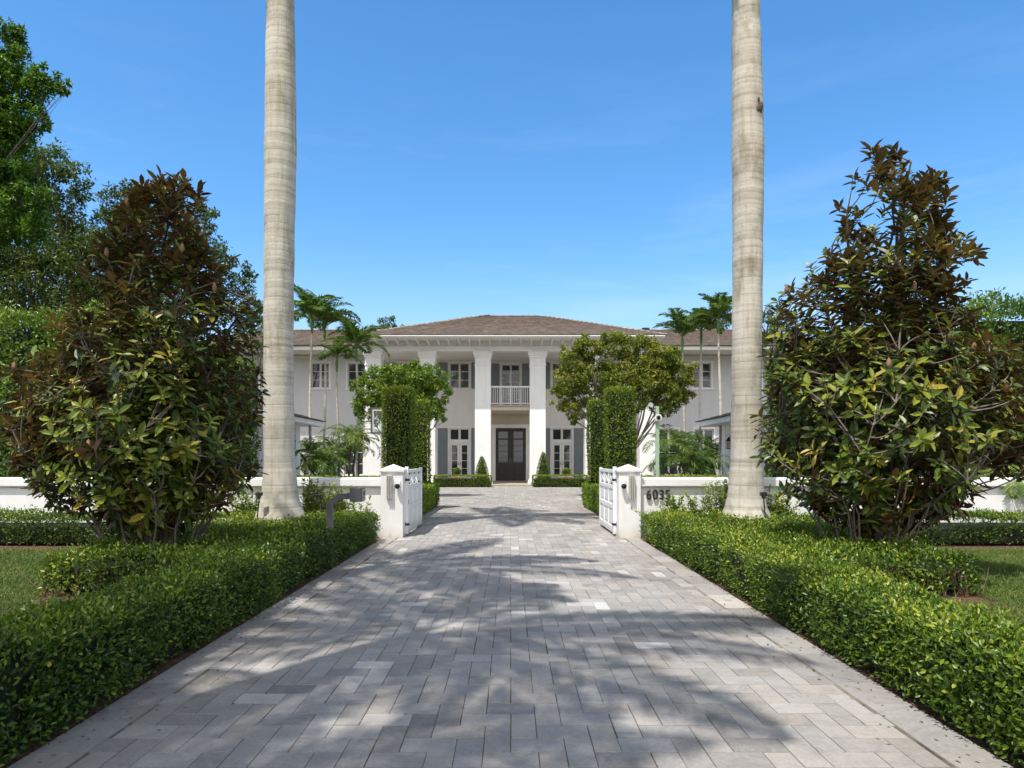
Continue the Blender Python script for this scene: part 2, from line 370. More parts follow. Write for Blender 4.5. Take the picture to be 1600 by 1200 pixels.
def hedge_leaves(mb, P, Nm, ln, mat, depth=.06, gap=.62, wr=.5, tint_mu=.45, top_bonus=.18, shoots=.03, simple=False):
    kp = (wob(P,7.3)+.5*wob(P[:,[2,0,1]],15)+.35*R.normal(size=len(P))) > -(gap if mat=='hedge_leaf' else 1.15); P=P[kp]; Nm=Nm[kp]
    n=len(P)
    d = R.uniform(-depth, depth*.35, n); d = np.where(R.uniform(size=n)<shoots, R.uniform(.3,1.1,n)*depth+.01, d)
    P2 = P + Nm*d[:,None]
    A = norm(Nm*.7 + rnd_dirs(n)*.9 + np.array([0,0,.35])); Nn = norm(Nm*.9 + rnd_dirs(n)*.8 + np.array([0,0,.12]))
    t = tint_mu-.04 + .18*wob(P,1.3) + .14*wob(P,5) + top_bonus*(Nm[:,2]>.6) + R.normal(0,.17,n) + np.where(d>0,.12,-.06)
    mb.leaves(P2, A, Nn, ln*R.uniform(.65,1.3,n), ln*wr*R.uniform(.7,1.2,n), mat, np.clip(t,0,1), simple)
def twigs(mb, x0,x1,y,z0,z1,n, ax='x'):
    for i in range(n):
        a = R.uniform(x0,x1); zb=z0; pts=[]
        lean=R.normal(0,.12); 
        for k in range(4):
            q=(a+lean*k/3+R.normal(0,.008), y+R.normal(0,.015), zb+(z1-z0)*k/3)
            pts.append(q if ax=='x' else (q[1],q[0],q[2]))
        mb.tube(pts, np.linspace(.006,.003,4), 'twig', n=4, cap=False)

# ------------------------------------------------------------------ camera, light, sky
cam = bpy.data.cameras.new('camera'); co = bpy.data.objects.new('camera', cam); COL.objects.link(co)
co.location = (0,0,H); co.rotation_euler = (math.radians(90),0,0)
cam.sensor_width = 36; cam.lens = 36*F/1600; cam.shift_x = (800-CX)/1600; cam.shift_y = (HY-600)/1600
cam.clip_start = .05; cam.clip_end = 6000
SC.camera = co
sdir = Vector((.24,.385,-.93)).normalized()
el = math.asin(-sdir.z); az = math.atan2(-sdir.x, -sdir.y)     # azimuth of the sun, clockwise from +Y
sl = bpy.data.lights.new('sun','SUN'); sl.energy = 5.0; sl.angle = math.radians(.53); sl.color = (1.0,.955,.89)
so = bpy.data.objects.new('sun', sl); COL.objects.link(so); so.rotation_euler = sdir.to_track_quat('-Z','Y').to_euler()
w = bpy.data.worlds.new('World'); SC.world = w; w.use_nodes = True; nt = w.node_tree
bg = nt.nodes['Background']; sky = nt.nodes.new('ShaderNodeTexSky'); sky.sky_type='NISHITA'; sky.sun_disc=False
sky.sun_elevation = el; sky.sun_rotation = az; sky.air_density=1.0; sky.dust_density=.7; sky.ozone_density=2.2
hsv = nt.nodes.new('ShaderNodeHueSaturation'); hsv.inputs['Saturation'].default_value = 1.3; hsv.inputs['Hue'].default_value=.498; hsv.inputs['Value'].default_value=1.68
L(nt, sky.outputs[0], hsv.inputs['Color'])
# thin high cirrus
tc = nt.nodes.new('ShaderNodeTexCoord'); mp = nt.nodes.new('ShaderNodeMapping'); mp.inputs['Scale'].default_value=(1.2,1.2,7); mp.inputs['Rotation'].default_value=(0,math.radians(9),0)
L(nt, tc.outputs['Generated'], mp.inputs[0]); nz = N(nt,'ShaderNodeTexNoise',Scale=2.1,Detail=7,Roughness=.6); L(nt, mp.outputs[0], nz.inputs['Vector'])
sx = nt.nodes.new('ShaderNodeSeparateXYZ'); L(nt, tc.outputs['Generated'], sx.inputs[0])
mask = ramp(nt, sx.outputs[2], [(0,(1,1,1)),(.28,(.8,.8,.8)),(.5,(.12,.12,.12)),(1,(0,0,0))])
cl = ramp(nt, nz.outputs[0], [(.5,(0,0,0)),(.8,(.20,.20,.20))])
cm = mixc(nt, 1.0, cl, mask, 'MULTIPLY')
cc = mixc(nt, cm, hsv.outputs[0], (8,8.6,9.6))
def sstep(sock, a, b):
    m_ = nt.nodes.new('ShaderNodeMapRange'); m_.interpolation_type='SMOOTHSTEP'
    m_.inputs[1].default_value=a; m_.inputs[2].default_value=b; L(nt, sock, m_.inputs[0]); return m_.outputs[0]
hz_ = nt.nodes.new('ShaderNodeMath'); hz_.operation='MULTIPLY'; hz_.inputs[1].default_value=.8; L(nt, sstep(sx.outputs[2], .30, -.02), hz_.inputs[0])
cc = mixc(nt, hz_.outputs[0], cc, (4.3,5.0,6.3))      # pale haze near the horizon
cc = mixc(nt, sstep(sx.outputs[2], .52, .80), cc, (1.15,1.25,1.5))      # overhead sky greyed and dimmed to take blue light out of the shade
cc = mixc(nt, sstep(sx.outputs[1], -.15, -.65), cc, (8.8,8.8,9.0))      # added brightness in the sky behind the camera, fill light for the house front
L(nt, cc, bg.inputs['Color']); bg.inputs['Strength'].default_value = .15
SC.view_settings.view_transform='Standard'; SC.view_settings.look='None'; SC.view_settings.exposure=0
SC.cycles.max_bounces = 7; SC.cycles.diffuse_bounces = 3; SC.cycles.transparent_max_bounces = 8

# ------------------------------------------------------------------ ground
mb = MB(); mb.add([(-1500,-300,-.012),(1500,-300,-.012),(1500,3000,-.012),(-1500,3000,-.012)], [[0,1,2,3]], 'lawn_soil')
tag(mb.build('ground'), kind='structure')
# driveway: real herringbone pavers with a border course
def paver(mb, x0,x1,y0,y1,tint,hue):
    g=.0012; x0+=g;x1-=g;y0+=g;y1-=g; z=.012+R.uniform(-.0012,.0012); b=.0018
    j=R.normal(0,.0011,4); x0+=j[0];x1+=j[1];y0+=j[2];y1+=j[3]
    tz=R.normal(0,.0007,4)
    v=[(x0,y0,0),(x1,y0,0),(x1,y1,0),(x0,y1,0),(x0+b,y0+b,z+tz[0]),(x1-b,y0+b,z+tz[1]),(x1-b,y1-b,z+tz[2]),(x0+b,y1-b,z+tz[3])]
    mb.add(v,[[4,5,6,7],[0,1,5,4],[1,2,6,5],[2,3,7,6],[3,0,4,7]],'paver_stone',[tint,tint*.9,tint*.9,tint*.9,tint*.9],hue)
mb = MB(); WX=.1325; WY=.162
def rt():
    t = R.normal(.45,.13)
    if R.uniform()<.05: t = R.uniform(.85,1)
    return float(np.clip(t,0,1))
BW=.24
def inside(x,y): 
    if y<20.5: return abs(x)<2.25-BW
    return True
i0=int(-8/WX); i1=int(8/WX)
for j in range(int(1.2/WY), int(36.3/WY)):
    half = (2.25-BW) if j*WY<21 else 7.5
    for i in range(int(-half/WX)-2, int(half/WX)+2):
        k=(i-j)%4; x=i*WX; y=j*WY
        if k==0: a=(x,x+2*WX,y,y+WY)
        elif k==3: a=(x,x+WX,y,y+2*WY)
        else: continue
        x0=max(a[0],-half); x1=min(a[1],half)
        if x1-x0<.03: continue
        paver(mb,x0,x1,a[2],a[3],rt(),R.uniform())
for s in (-1,1):
    y=1.0
    while y<21:
        Ln=R.choice([.38,.5,.5,.62]); e0,e1=sorted((s*(2.25-BW),s*2.27)); paver(mb,e0,e1,y,y+Ln,rt()*.9+.05,R.uniform()); y+=Ln
mb.add([(-2.27,-3,.0075),(2.27,-3,.0075),(2.27,21,.0075),(-2.27,21,.0075)],[[0,1,2,3]],'joint_sand')
mb.add([(-7.6,20.9,.0055),(7.6,20.9,.0055),(7.6,36.5,.0055),(-7.6,36.5,.0055)],[[0,1,2,3]],'joint_sand')
tag(mb.build('driveway'), kind='structure')
# street side apron behind the camera is plain paving too
# mulch beds
mb = MB()
for s in (-1,1):
    def q(x0,x1,y0,y1,z):
        a,b=sorted((s*x0,s*x1)); mb.add([(a,y0,z),(b,y0,z),(b,y1,z),(a,y1,z)],[[0,1,2,3]],'mulch')
    q(2.271,3.25,1,12.2,-.004); q(3.25,5.0,5.9,12.2,-.004); q(5.0,14,10.35,12.2,-.004); q(3.25,4.3,5.0,5.9,-.003)
    q(2.271,7.3,12.3,20.6,-.004)
    q(1.6,9,36.5,38.5,-.004); q(4.5,20,20.9+15.6,43,-.006)
tag(mb.build('mulch_bed'), kind='structure')
# mulch chips / pine straw near the camera
def chips(mb, x0,x1,y0,y1,n,mat='twig',ln=.06):
    P=np.stack([R.uniform(x0,x1,n),R.uniform(y0,y1,n),R.uniform(0,.012,n)],1); A=rnd_dirs(n); A[:,2]*=.15
    Nn=np.tile([0,0,1.],(n,1))+rnd_dirs(n)*.3
    mb.leaves(P,A,Nn,R.uniform(.4,1.4,n)*ln,.008,mat,R.uniform(size=n),True,0)
mb=MB()
for s in (-1,1):
    a,b=sorted((s*3.0,s*4.9)); chips(mb,a,b,5.2,6.9,5000); a,b=sorted((s*4.5,s*10)); chips(mb,a,b,10.35,10.95,4500)
    a,b=sorted((s*2.26,s*2.34)); chips(mb,a,b,2.5,11.9,1500,ln=.04)
tag(mb.build('pine_straw'), kind='stuff', label='reddish brown pine straw scattered at the edges of the hedges', cat='mulch')
# dry leaf litter on the drive
mb=MB(); n=380; sx_=R.choice([-1,1],n); x=sx_*(2.22-np.abs(R.normal(0,.22,n))); y=R.uniform(2.6,12,n)
far=R.uniform(size=n)<.12; x=np.where(far,R.uniform(-2,2,n),x)
A=rnd_dirs(n); A[:,2]*=.2; mb.leaves(np.stack([x,y,np.full(n,.017)],1),A,np.tile([0,0,1.],(n,1))+rnd_dirs(n)*.35,R.uniform(.012,.04,n),R.uniform(.006,.016,n),'litter_leaf',R.uniform(size=n),True,.1)
tag(mb.build('leaf_litter'), kind='stuff', label='small dry leaves scattered along the edges of the driveway', cat='leaf litter')
# grass
mb=MB()
for s in (-1,1):
    for (x0,x1,y0,y1,dn) in ((2.9,3.4,4.2,5.6,2600),(3.2,4.9,3.6,6.6,2600),(4.75,9.5,4.6,10.5,2300),(9.5,13,7,10.6,1200)):
        n=int((x1-x0)*(y1-y0)*dn); x=R.uniform(x0,x1,n)*s; y=R.uniform(y0,y1,n)
        bare = wob(np.stack([x,y,y*0],1),1.4)
        edge = (np.abs(x)<4.4)&(y<7.0)
        keep = ~(edge & (R.uniform(size=n) < .55+.3*bare)) & (R.uniform(size=n) < 1.1+.35*bare) ; x=x[keep];y=y[keep];bare=bare[keep];n=len(x)
        A=norm(np.stack([R.normal(0,.45,n),R.normal(0,.45,n),np.ones(n)],1)); Nn=norm(np.stack([R.normal(0,.6,n),-np.ones(n)*.6,np.full(n,.8)],1))
        mb.leaves(np.stack([x,y,np.full(n,-.01)],1),A,Nn,R.uniform(.035,.085,n),.010,'grass_blade',np.clip(R.normal(.42,.2,n)-.18*bare+.25*(np.abs(x)<4.2)*(y<7),0,1),True,.35)
tag(mb.build('grass'), kind='stuff', label='short green lawn grass with worn patches behind the driveway hedges', cat='grass')

# ------------------------------------------------------------------ low hedges along the drive
SIDE={-1:'left',1:'right'}
def mx(s,x0,x1): return tuple(sorted((s*x0,s*x1)))
def swap(sides,s): 
    if s>0: return sides
    return sides.replace('l','#').replace('r','l').replace('#','r')
lab_d={-1:'low clipped green hedge edging the driveway, on the intercom side',1:'low clipped green hedge edging the driveway, on the house number side'}
lab_b={-1:'clipped low hedge bed under the magnolia on the intercom side',1:'clipped low hedge bed under the magnolia on the house number side'}
lab_w={-1:'long low hedge in front of the white wall beyond the lawn, intercom side',1:'long low hedge in front of the white wall beyond the lawn, house number side'}
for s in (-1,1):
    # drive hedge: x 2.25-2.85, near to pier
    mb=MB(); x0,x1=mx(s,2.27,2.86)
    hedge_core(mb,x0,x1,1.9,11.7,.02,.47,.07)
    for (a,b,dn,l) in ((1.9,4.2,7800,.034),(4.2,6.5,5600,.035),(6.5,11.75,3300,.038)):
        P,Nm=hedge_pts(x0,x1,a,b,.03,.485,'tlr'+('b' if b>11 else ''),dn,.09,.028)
        hedge_leaves(mb,P,Nm,l,'hedge_leaf',.055,.5, tint_mu=.38 if s<0 else .46, shoots=.07, simple=(a>4))  # lower intercom-side tint puts the shade of the drive face into the leaf colour
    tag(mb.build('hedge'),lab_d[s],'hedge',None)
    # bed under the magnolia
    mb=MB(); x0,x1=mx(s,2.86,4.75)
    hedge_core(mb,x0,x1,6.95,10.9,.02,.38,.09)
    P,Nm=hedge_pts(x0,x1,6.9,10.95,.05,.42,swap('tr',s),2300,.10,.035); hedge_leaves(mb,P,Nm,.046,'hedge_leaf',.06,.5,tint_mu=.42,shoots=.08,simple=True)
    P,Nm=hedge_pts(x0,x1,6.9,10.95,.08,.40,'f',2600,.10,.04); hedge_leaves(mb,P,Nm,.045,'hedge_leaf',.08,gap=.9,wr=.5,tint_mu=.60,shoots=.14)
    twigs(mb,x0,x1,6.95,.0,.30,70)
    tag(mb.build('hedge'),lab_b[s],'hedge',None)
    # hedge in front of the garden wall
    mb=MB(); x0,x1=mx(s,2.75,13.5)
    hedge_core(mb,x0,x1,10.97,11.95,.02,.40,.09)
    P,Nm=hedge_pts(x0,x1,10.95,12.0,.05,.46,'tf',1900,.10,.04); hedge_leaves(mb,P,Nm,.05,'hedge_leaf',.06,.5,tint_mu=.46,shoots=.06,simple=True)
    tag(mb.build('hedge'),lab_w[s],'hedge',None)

# ------------------------------------------------------------------ garden wall + piers + gates
def wall_run(s):
    side=SIDE[s]
    root=empty('garden_wall',(s*7.5,12.35,0),{-1:'low white stucco garden wall behind the intercom post',1:'low white stucco garden wall carrying the house number 6035'}[s],'wall')
    mb=MB(); x0,x1=mx(s,2.29,15.5); mb.bbox(x0,x1,12.27,12.5,-.05,.90,'white_stucco',.01); part(mb,'wall',root)
    mb=MB(); y=[12.235,12.20,12.20,12.235,12.535,12.57,12.57,12.535]; z=[.90,.93,1.045,1.075,1.075,1.045,.93,.90]
    V=[(x,yy,zz) for x in (x0,x1) for yy,zz in zip(y,z)]
    mb.add(V,[[a,(a+1)%8,8+(a+1)%8,8+a] for a in range(8)],'white_stucco')
    for k in (0,8): mb.add(V,[[k,k+1,k+2,k+3],[k,k+3,k+4,k+7],[k+4,k+5,k+6,k+7]],'white_stucco')
    part(mb,'coping',root)
    if s>0:
        for ch,px in zip('6035',(1014.5,1024.5,1034.5,1044)):
            cu=bpy.data.curves.new('digit','FONT'); cu.body=ch; cu.size=.25; cu.extrude=.012; cu.align_x='CENTER'; cu.offset=.003; cu.bevel_depth=.001
            o=bpy.data.objects.new('digit',cu); COL.objects.link(o)
            dg=bpy.context.evaluated_depsgraph_get(); me=bpy.data.meshes.new_from_object(o.evaluated_get(dg)); bpy.data.objects.remove(o)
            me.name='digit'; o=bpy.data.objects.new('digit',me); COL.objects.link(o); me.materials.clear(); me.materials.append(M['bronze'])
            o.parent=root; o.rotation_euler=(math.radians(90),0,0)
            o.location=Vector((PX(px,12.2),12.235,.685))-Vector(root.location); o.scale=(.82,1,1)
    return root
wall_run(-1); wall_run(1)
def pier(s):
    cx=s*2.115; cy=12.33; hw=.195
    root=empty('gate_pier',(cx,cy,0),{-1:'white square gate pier nearest the intercom post, with pyramid cap',1:'white square gate pier beside the house number, with pyramid cap'}[s],'pillar','white gate piers')
    mb=MB(); mb.sqlathe([(hw,-.05),(hw,1.13),(hw-.012,1.135),(hw-.012,1.16),(hw+.004,1.165),(hw+.004,1.175)],'grey_white_paint',(cx,cy)); part(mb,'shaft',root)
    mb=MB(); mb.sqlathe([(hw+.005,1.172),(hw+.028,1.178),(hw+.032,1.205),(hw+.028,1.222),(.004,1.315)],'grey_white_paint',(cx,cy))
    v=[(cx-hw-.005,cy-hw-.005,1.172),(cx+hw+.005,cy-hw-.005,1.172),(cx+hw+.005,cy+hw+.005,1.172),(cx-hw-.005,cy+hw+.005,1.172)]; mb.add(v,[[3,2,1,0]],'grey_white_paint'); part(mb,'cap',root)
    # sconce: vertical finned light
    fx=cx-s*.0 + (s*.03 if s>0 else -.035); fy=cy-hw
    mb=MB()
    mb.bbox(fx-.052,fx+.052,fy-.045,fy,.70,1.125,'sconce_metal',.004); o=part(mb,'wall_light',root)
    mb=MB()
    for k in (-1,0,1): mb.bbox(fx-.010+k*.034,fx+.010+k*.034,fy-.085,fy-.046,.705,1.12,'sconce_metal',.003)
    part(mb,'fin',root)
    # camera dome
    dx=cx-s*.115; mb=MB()
    mb.bbox(dx-.045,dx+.045,fy-.03,fy,.93,1.03,'plastic_white',.01); mb.tube([(dx,fy-.03,.95),(dx,fy-.07,.93)],[.035,.052],'plastic_white',n=16); c=part(mb,'security_camera',root)
    mb=MB(); mb.sphere((dx,fy-.085,.925),.046,'lens',16); part(mb,'lens',root)
pier(-1); pier(1)
def gate(s):
    x=s*1.895; y0=12.42; y1=14.4
    root=empty('driveway_gate',(x,y0,0),{-1:'open white panelled gate leaf hinged to the pier nearest the intercom post',1:'open white panelled gate leaf hinged to the pier beside the house number'}[s],'gate','white driveway gate leaves')
    t=.03; G='grey_white_paint'
    def bx(mb,a,b,z0,z1,tt=t): mb.bbox(x-tt,x+tt,a,b,z0,z1,G,.004)
    mb=MB(); ln=y1-y0; cols=[y0+.09+i*(ln-.16)/3 for i in range(4)]
    bx(mb,y0,y0+.09,.04,1.27); bx(mb,y1-.08,y1,.04,1.235)
    for z0,z1 in ((.06,.17),(.50,.58),(.86,.93),(1.155,1.215)): bx(mb,y0+.09,y1-.08,z0,z1,.028)
    for c in cols[1:3]: bx(mb,c-.035,c+.035,.17,.50,.027); bx(mb,c-.035,c+.035,.58,.86,.027); bx(mb,c-.03,c+.03,.93,1.155,.027)
    part(mb,'gate_frame',root)
    for r,(z0,z1) in enumerate(((.17,.50),(.58,.86))):
        for i in range(3):
            mb=MB(); a=cols[i]+(.0 if i==0 else .035); b=cols[i+1]-(.035 if i<2 else .0); mb.bbox(x-.011,x+.011,a,b,z0,z1,G,.002)
            mb.bbox(x-.018,x+.018,a+.05,b-.05,z0+.05,z1-.05,G,.006); part(mb,'panel',root)
    for i in range(3):
        mb=MB(); a=cols[i]+.03; b=cols[i+1]-.03; zc=(.93+1.155)/2; 
        for sg in (-1,1):
            yc=(a+b)/2; hy=(b-a)/2; hz=.105; Ln=math.hypot(hy,hz); ang=math.atan2(hz,hy)*sg
            Mx=Matrix.Translation((x,yc,zc))@Matrix.Rotation(ang,4,'X'); q=.014+.002*sg
            mb.box(-q,q,-Ln*.97,Ln*.97,-.018,.018,G,M4=Mx)
        part(mb,'lattice',root)
    for z in (.22,1.03):
        mb=MB(); mb.tube([(x+s*.035,y0-.015,z-.05),(x+s*.035,y0-.015,z+.05)],.016,'dark_metal',n=10); mb.bbox(x+s*.0-.05,x+.05,y0-.005,y0+.06,z-.02,z+.02,'dark_metal',.003); part(mb,'hinge',root)
    mb=MB(); mb.bbox(x-.033,x+.033,y0+.01,y0+.05,.58,.68,'dark_metal',.003); part(mb,'latch',root)
gate(-1); gate(1)
# intercom post
root=empty('intercom_post',(-2.33,8.8,0),'grey bent metal intercom post standing in the hedge beside the gate','intercom')
mb=MB()
P2=[(-2.33,.0),(-2.33,.83),(-2.20,.925),(-2.02,.925)]
w_=.04
def bend(pts, hw, yy0,yy1,mb,mat):
    # mitred rectangular tube in XZ plane
    n=len(pts); Lf=[];Rt=[]
    for i,p in enumerate(pts):
        p=Vector(p); d0=(p-Vector(pts[i-1])).normalized() if i else None; d1=(Vector(pts[i+1])-p).normalized() if i<n-1 else None
        if d0 is None: d0=d1
        if d1 is None: d1=d0
        t=(d0+d1).normalized(); nn=Vector((-t.y,t.x)); k=hw/max(.3,nn.dot(Vector((-d0.y,d0.x)))); Lf.append(p+nn*k);Rt.append(p-nn*k)
    V=[]
    for a,b in zip(Lf,Rt): V+=[(a.x,yy0,a.y),(b.x,yy0,b.y),(b.x,yy1,b.y),(a.x,yy1,a.y)]
    q=[[i*4+k,i*4+(k+1)%4,i*4+4+(k+1)%4,i*4+4+k] for i in range(n-1) for k in range(4)]; q+=[[0,3,2,1],[n*4-4,n*4-3,n*4-2,n*4-1]]
    mb.add(V,q,mat)
bend(P2,.036,8.765,8.835,mb,'grey_metal'); part(mb,'post',root)
mb=MB(); mb.bbox(-2.055,-1.90,8.70,8.90,.86,1.035,'grey_metal',.004); part(mb,'housing',root)
mb=MB(); mb.bbox(-1.899,-1.888,8.715,8.885,.875,1.02,'steel',.002); part(mb,'keypad_plate',root)
mb=MB(); mb.tube([(-1.888,8.79,.965),(-1.882,8.79,.965)],.028,'dark_metal',n=14); part(mb,'speaker_grille',root)
mb=MB(); mb.bbox(-1.888,-1.881,8.73,8.755,.905,.925,'dark_metal',.002); part(mb,'call_button',root)

# ------------------------------------------------------------------ palms
def frond(mb, base, az, el0, length, nleaf, lw, ll, droop, mat='palm_leaf', stem='frond_stem', tint=.5, keel=.25, rad=.02):
    k=14; pts=[]; p=np.array(base,float); d_el=el0; step=length/k; tang=[]
    for i in range(k+1):
        pts.append(p.copy()); dirv=np.array([math.cos(d_el)*math.cos(az), math.cos(d_el)*math.sin(az), math.sin(d_el)]); tang.append(dirv)
        p=p+dirv*step; d_el-=droop/k*(1+i/k)
    pts=np.array(pts); tang=np.array(tang)
    mb.tube(pts, np.linspace(rad,rad*.25,k+1), stem, n=4, cap=False, tint=.5)
    t=np.linspace(.14,1,nleaf); ti=t*k; i0=np.minimum(ti.astype(int),k-1); fr=(ti-i0)[:,None]
    B=pts[i0]*(1-fr)+pts[i0+1]*fr; T=norm(tang[i0]*(1-fr)+tang[i0+1]*fr)
    sd=np.array([-math.sin(az),math.cos(az),0.]); up=np.cross(np.tile(sd,(nleaf,1)),T)*-1
    up=norm(np.cross(T,np.tile(sd,(nleaf,1))));
    for sg in (-1,1):
        prof=np.sin(np.clip(t*.95+.12,0,1)*math.pi)**.6
        A=norm(T*(.55+.5*t[:,None]) + sg*sd*1.0 + up*keel + R.normal(0,.10,(nleaf,3)) - np.array([0,0,.18]))
        mb.leaves(B,A,up+R.normal(0,.25,(nleaf,3)),ll*prof*R.uniform(.85,1.1,nleaf),lw,mat,np.clip(tint+R.normal(0,.15,nleaf),0,1),True,.30)
def royal_palm(x,y,px_prof,label,visible=True,ztop=11.6):
    root=empty('royal_palm',(x,y,0),label,'palm tree','tall royal palms along the driveway')
    prof=[]
    zs=np.concatenate([np.linspace(0,1.2,20),np.linspace(1.26,ztop,170)])
    for z in zs:
        if z<1.25: r=np.interp(z,[0,.30,.45,.6,.75,.95,1.25],[.46,.43,.405,.345,.305,.28,.255])
        else: r=np.interp(z,[1.25,3,5.2,6.6,8.0,9.5,ztop],[.25,.238,.243,.258,.240,.215,.175])
        prof.append((r,z))
    # ring scars: small dips, denser higher up
    rz=[.62,.98,1.36,1.75,2.05,2.3]; z=2.45
    while z<ztop: rz.append(z); z+= .15-.006*z+R.uniform(-.02,.025)
    rz=np.array(rz)
    fz=np.linspace(0,ztop,900); rr=np.interp(fz,[p[1] for p in prof],[p[0] for p in prof])
    d=np.min(np.abs(fz[:,None]-rz[None]),1); rr=rr-.0022*np.exp(-(d/.012)**2)+.003*np.sin(fz*7)
    n=40; V=[];q=[]
    bx=np.cumsum(R.normal(0,1,900)); 
    for i,(zz,r) in enumerate(zip(fz,rr)):
        th=np.arange(n)*2*math.pi/n; rad=r*(1+.012*np.sin(3*th+zz*1.3)+.006*np.sin(7*th-zz*2)+(.035*np.sin(5*th+1)*max(0,1-zz/.8)))
        ox=.018*math.sin(zz*.7+x)
        V.append(np.stack([x+ox+rad*np.cos(th),y+rad*np.sin(th),np.full(n,zz+0*th)+.006*np.sin(2*th+zz)],1))
    V=np.concatenate(V); a=np.arange(n); b=(a+1)%n
    q=np.concatenate([np.stack([i*n+a,i*n+b,(i+1)*n+b,(i+1)*n+a],1) for i in range(899)])
    mb=MB(); mb.add(V,q,'royal_trunk',smooth=True)
    # thin dark scar lines
    for zr in rz:
        r=np.interp(zr,fz,rr)+.0035; th=np.linspace(0,2*math.pi,41)
        if zr>2.6 and R.uniform()<.35: continue
        a0=R.uniform(0,6.28); span=R.uniform(1.2,5.0) if zr>2.4 else 6.28
        th=np.linspace(a0,a0+span,36); ox=.018*math.sin(zr*.7+x)
        rad=r*(1+.012*np.sin(3*th+zr*1.3)+.006*np.sin(7*th-zr*2)+(.035*np.sin(5*th+1)*max(0,1-zr/.8)))
        for k in range(0,1):
            zc=zr+.006*np.sin(2*th+zr)+R.normal(0,.0012,36); w0=R.uniform(.0012,.0028)
            lo=np.stack([x+ox+rad*np.cos(th),y+rad*np.sin(th),zc-w0],1); hi=lo.copy(); hi[:,2]+=2*w0
            VV=np.concatenate([lo,hi]); mb.add(VV,[[i,i+1,36+i+1,36+i] for i in range(35)],'ring_scar')
    part(mb,'trunk',root)
    mb=MB(); mb.lathe([(.175,ztop-.02),(.22,ztop+.25),(.20,ztop+.9),(.12,ztop+1.5),(.08,ztop+1.8)],'crownshaft',(x,y,0),20); part(mb,'crownshaft',root)
    mb=MB()
    for i in range(14):
        az_=i*2.399+R.uniform(-.3,.3); e=math.radians(R.uniform(5,52)) if i>2 else math.radians(75)
        frond(mb,(x,y,ztop+1.7),az_,e,R.uniform(3.4,4.3),95,.05,.62,R.uniform(1.0,1.6),rad=.035,keel=R.uniform(-.1,.25),tint=.5)
    part(mb,'crown',root)
LX=PX(437,11.35); RX=PX(1167,11.35)
royal_palm(LX,11.35,None,'tall royal palm with a smooth grey trunk, between the intercom post and a magnolia')
royal_palm(RX,11.35,None,'tall royal palm with a smooth grey trunk, rising beside the house number')
for (x,y,zt_) in ((-3.35,1.2,8.3),(-4.7,-1.9,8.3),(-4.7,4.1,9.7)): royal_palm(x,y,None,'tall royal palm beside the lawn on the intercom side, outside the view',ztop=zt_)
# old wound on the right trunk
kz=7.18; kroot=[o for o in bpy.data.objects if o.name.startswith('royal_palm')][1]
mb=MB()
for k in range(9):
    th=-.95+R.normal(0,.10); zz=kz+R.normal(0,.07); rr_=.247
    mb.sphere((RX+rr_*math.cos(th),11.35+rr_*math.sin(th),zz),R.uniform(.02,.045),'twig' if k%2 else 'dark_bark',8,1.8)
part(mb,'trunk_wound',kroot)
# spotlights at palm feet
for s,px in ((-1,405),(1,1193)):
    y=10.9; x=PX(px,y); x2=PX(px-5 if s<0 else px+5,y)
    root=empty('spotlight',(x2,y,.4),{-1:'small bronze garden spotlight leaning at the foot of the palm, intercom side',1:'small bronze garden spotlight leaning at the foot of the palm, house number side'}[s],'spotlight','palm spotlights')
    mb=MB(); mb.tube([(x2,y,.2),(x,y,.80)],.011,'bronze',n=8); part(mb,'stake',root)
    mb=MB(); mb.tube([(x-.005,y-.02,.78),(x,y,.87)],[.03,.045],'bronze',n=14); mb.bbox(x-.05,x+.05,y-.04,y+.04,.82,.88,'bronze',.008); part(mb,'lamp_head',root)
# slim palms near house
def slim_palm(px,Y,crown_py,label,grp,L_=1.9,nf=17,lean=0,seed=0,tr=.055):
    x=PX(px,Y); z=PZ(crown_py,Y)
    root=empty('slim_palm',(x,Y,0),label,'palm tree',grp)
    mb=MB(); k=12; t=np.linspace(0,1,k); pts=np.stack([x+lean*t**2-lean*(t)*.3*0, np.full(k,Y), t*z],1); pts[:,0]+=.05*np.sin(t*5+px)
    mb.tube(pts,np.linspace(tr*1.25,tr*.8,k),'slim_trunk',n=8); part(mb,'trunk',root)
    tx,ty,tz=pts[-1]
    mb=MB(); mb.tube([(tx,ty,tz-.1),(tx,ty,tz+.25),(tx,ty,tz+.6)],[tr*.9,tr*1.3,tr*.6],'crownshaft',n=8)
    for i in range(nf):
        az_=i*2.399+R.uniform(-.3,.3); e=math.radians(R.uniform(20,70) if i%3 else R.uniform(72,89))
        frond(mb,(tx,ty,tz+.5),az_,e,L_*R.uniform(.75,1.2),44,.06,L_*.27,R.uniform(.7,1.6),rad=.02,keel=R.uniform(.3,.8),tint=R.uniform(.35,.75))
    part(mb,'crown',root)
gl='slim palms in front of the house, intercom side'; gr_='slim palms in front of the house, house number side'
slim_palm(486,29,518,'tall slim palm closest to the royal palm on the intercom side',gl,1.9)
slim_palm(507,31,528,'slim palm second from the royal palm on the intercom side',gl,1.9)
slim_palm(528,28,578,'shortest slim palm between the low outbuilding roof and the round tree',gl,1.2,9,tr=.05)
slim_palm(558,29,562,'bushy slim palm overlapping the end of the main roof, intercom side',gl,1.9,15)
slim_palm(1068,30,545,'slim palm rising behind the olive round tree, nearest the main roof',gr_,1.8,13)
slim_palm(1095,31,535,'slim palm crossing the upper window on the house number side',gr_,1.5)
slim_palm(1124,29,518,'tallest slim palm beside the royal palm on the house number side',gr_,1.7)
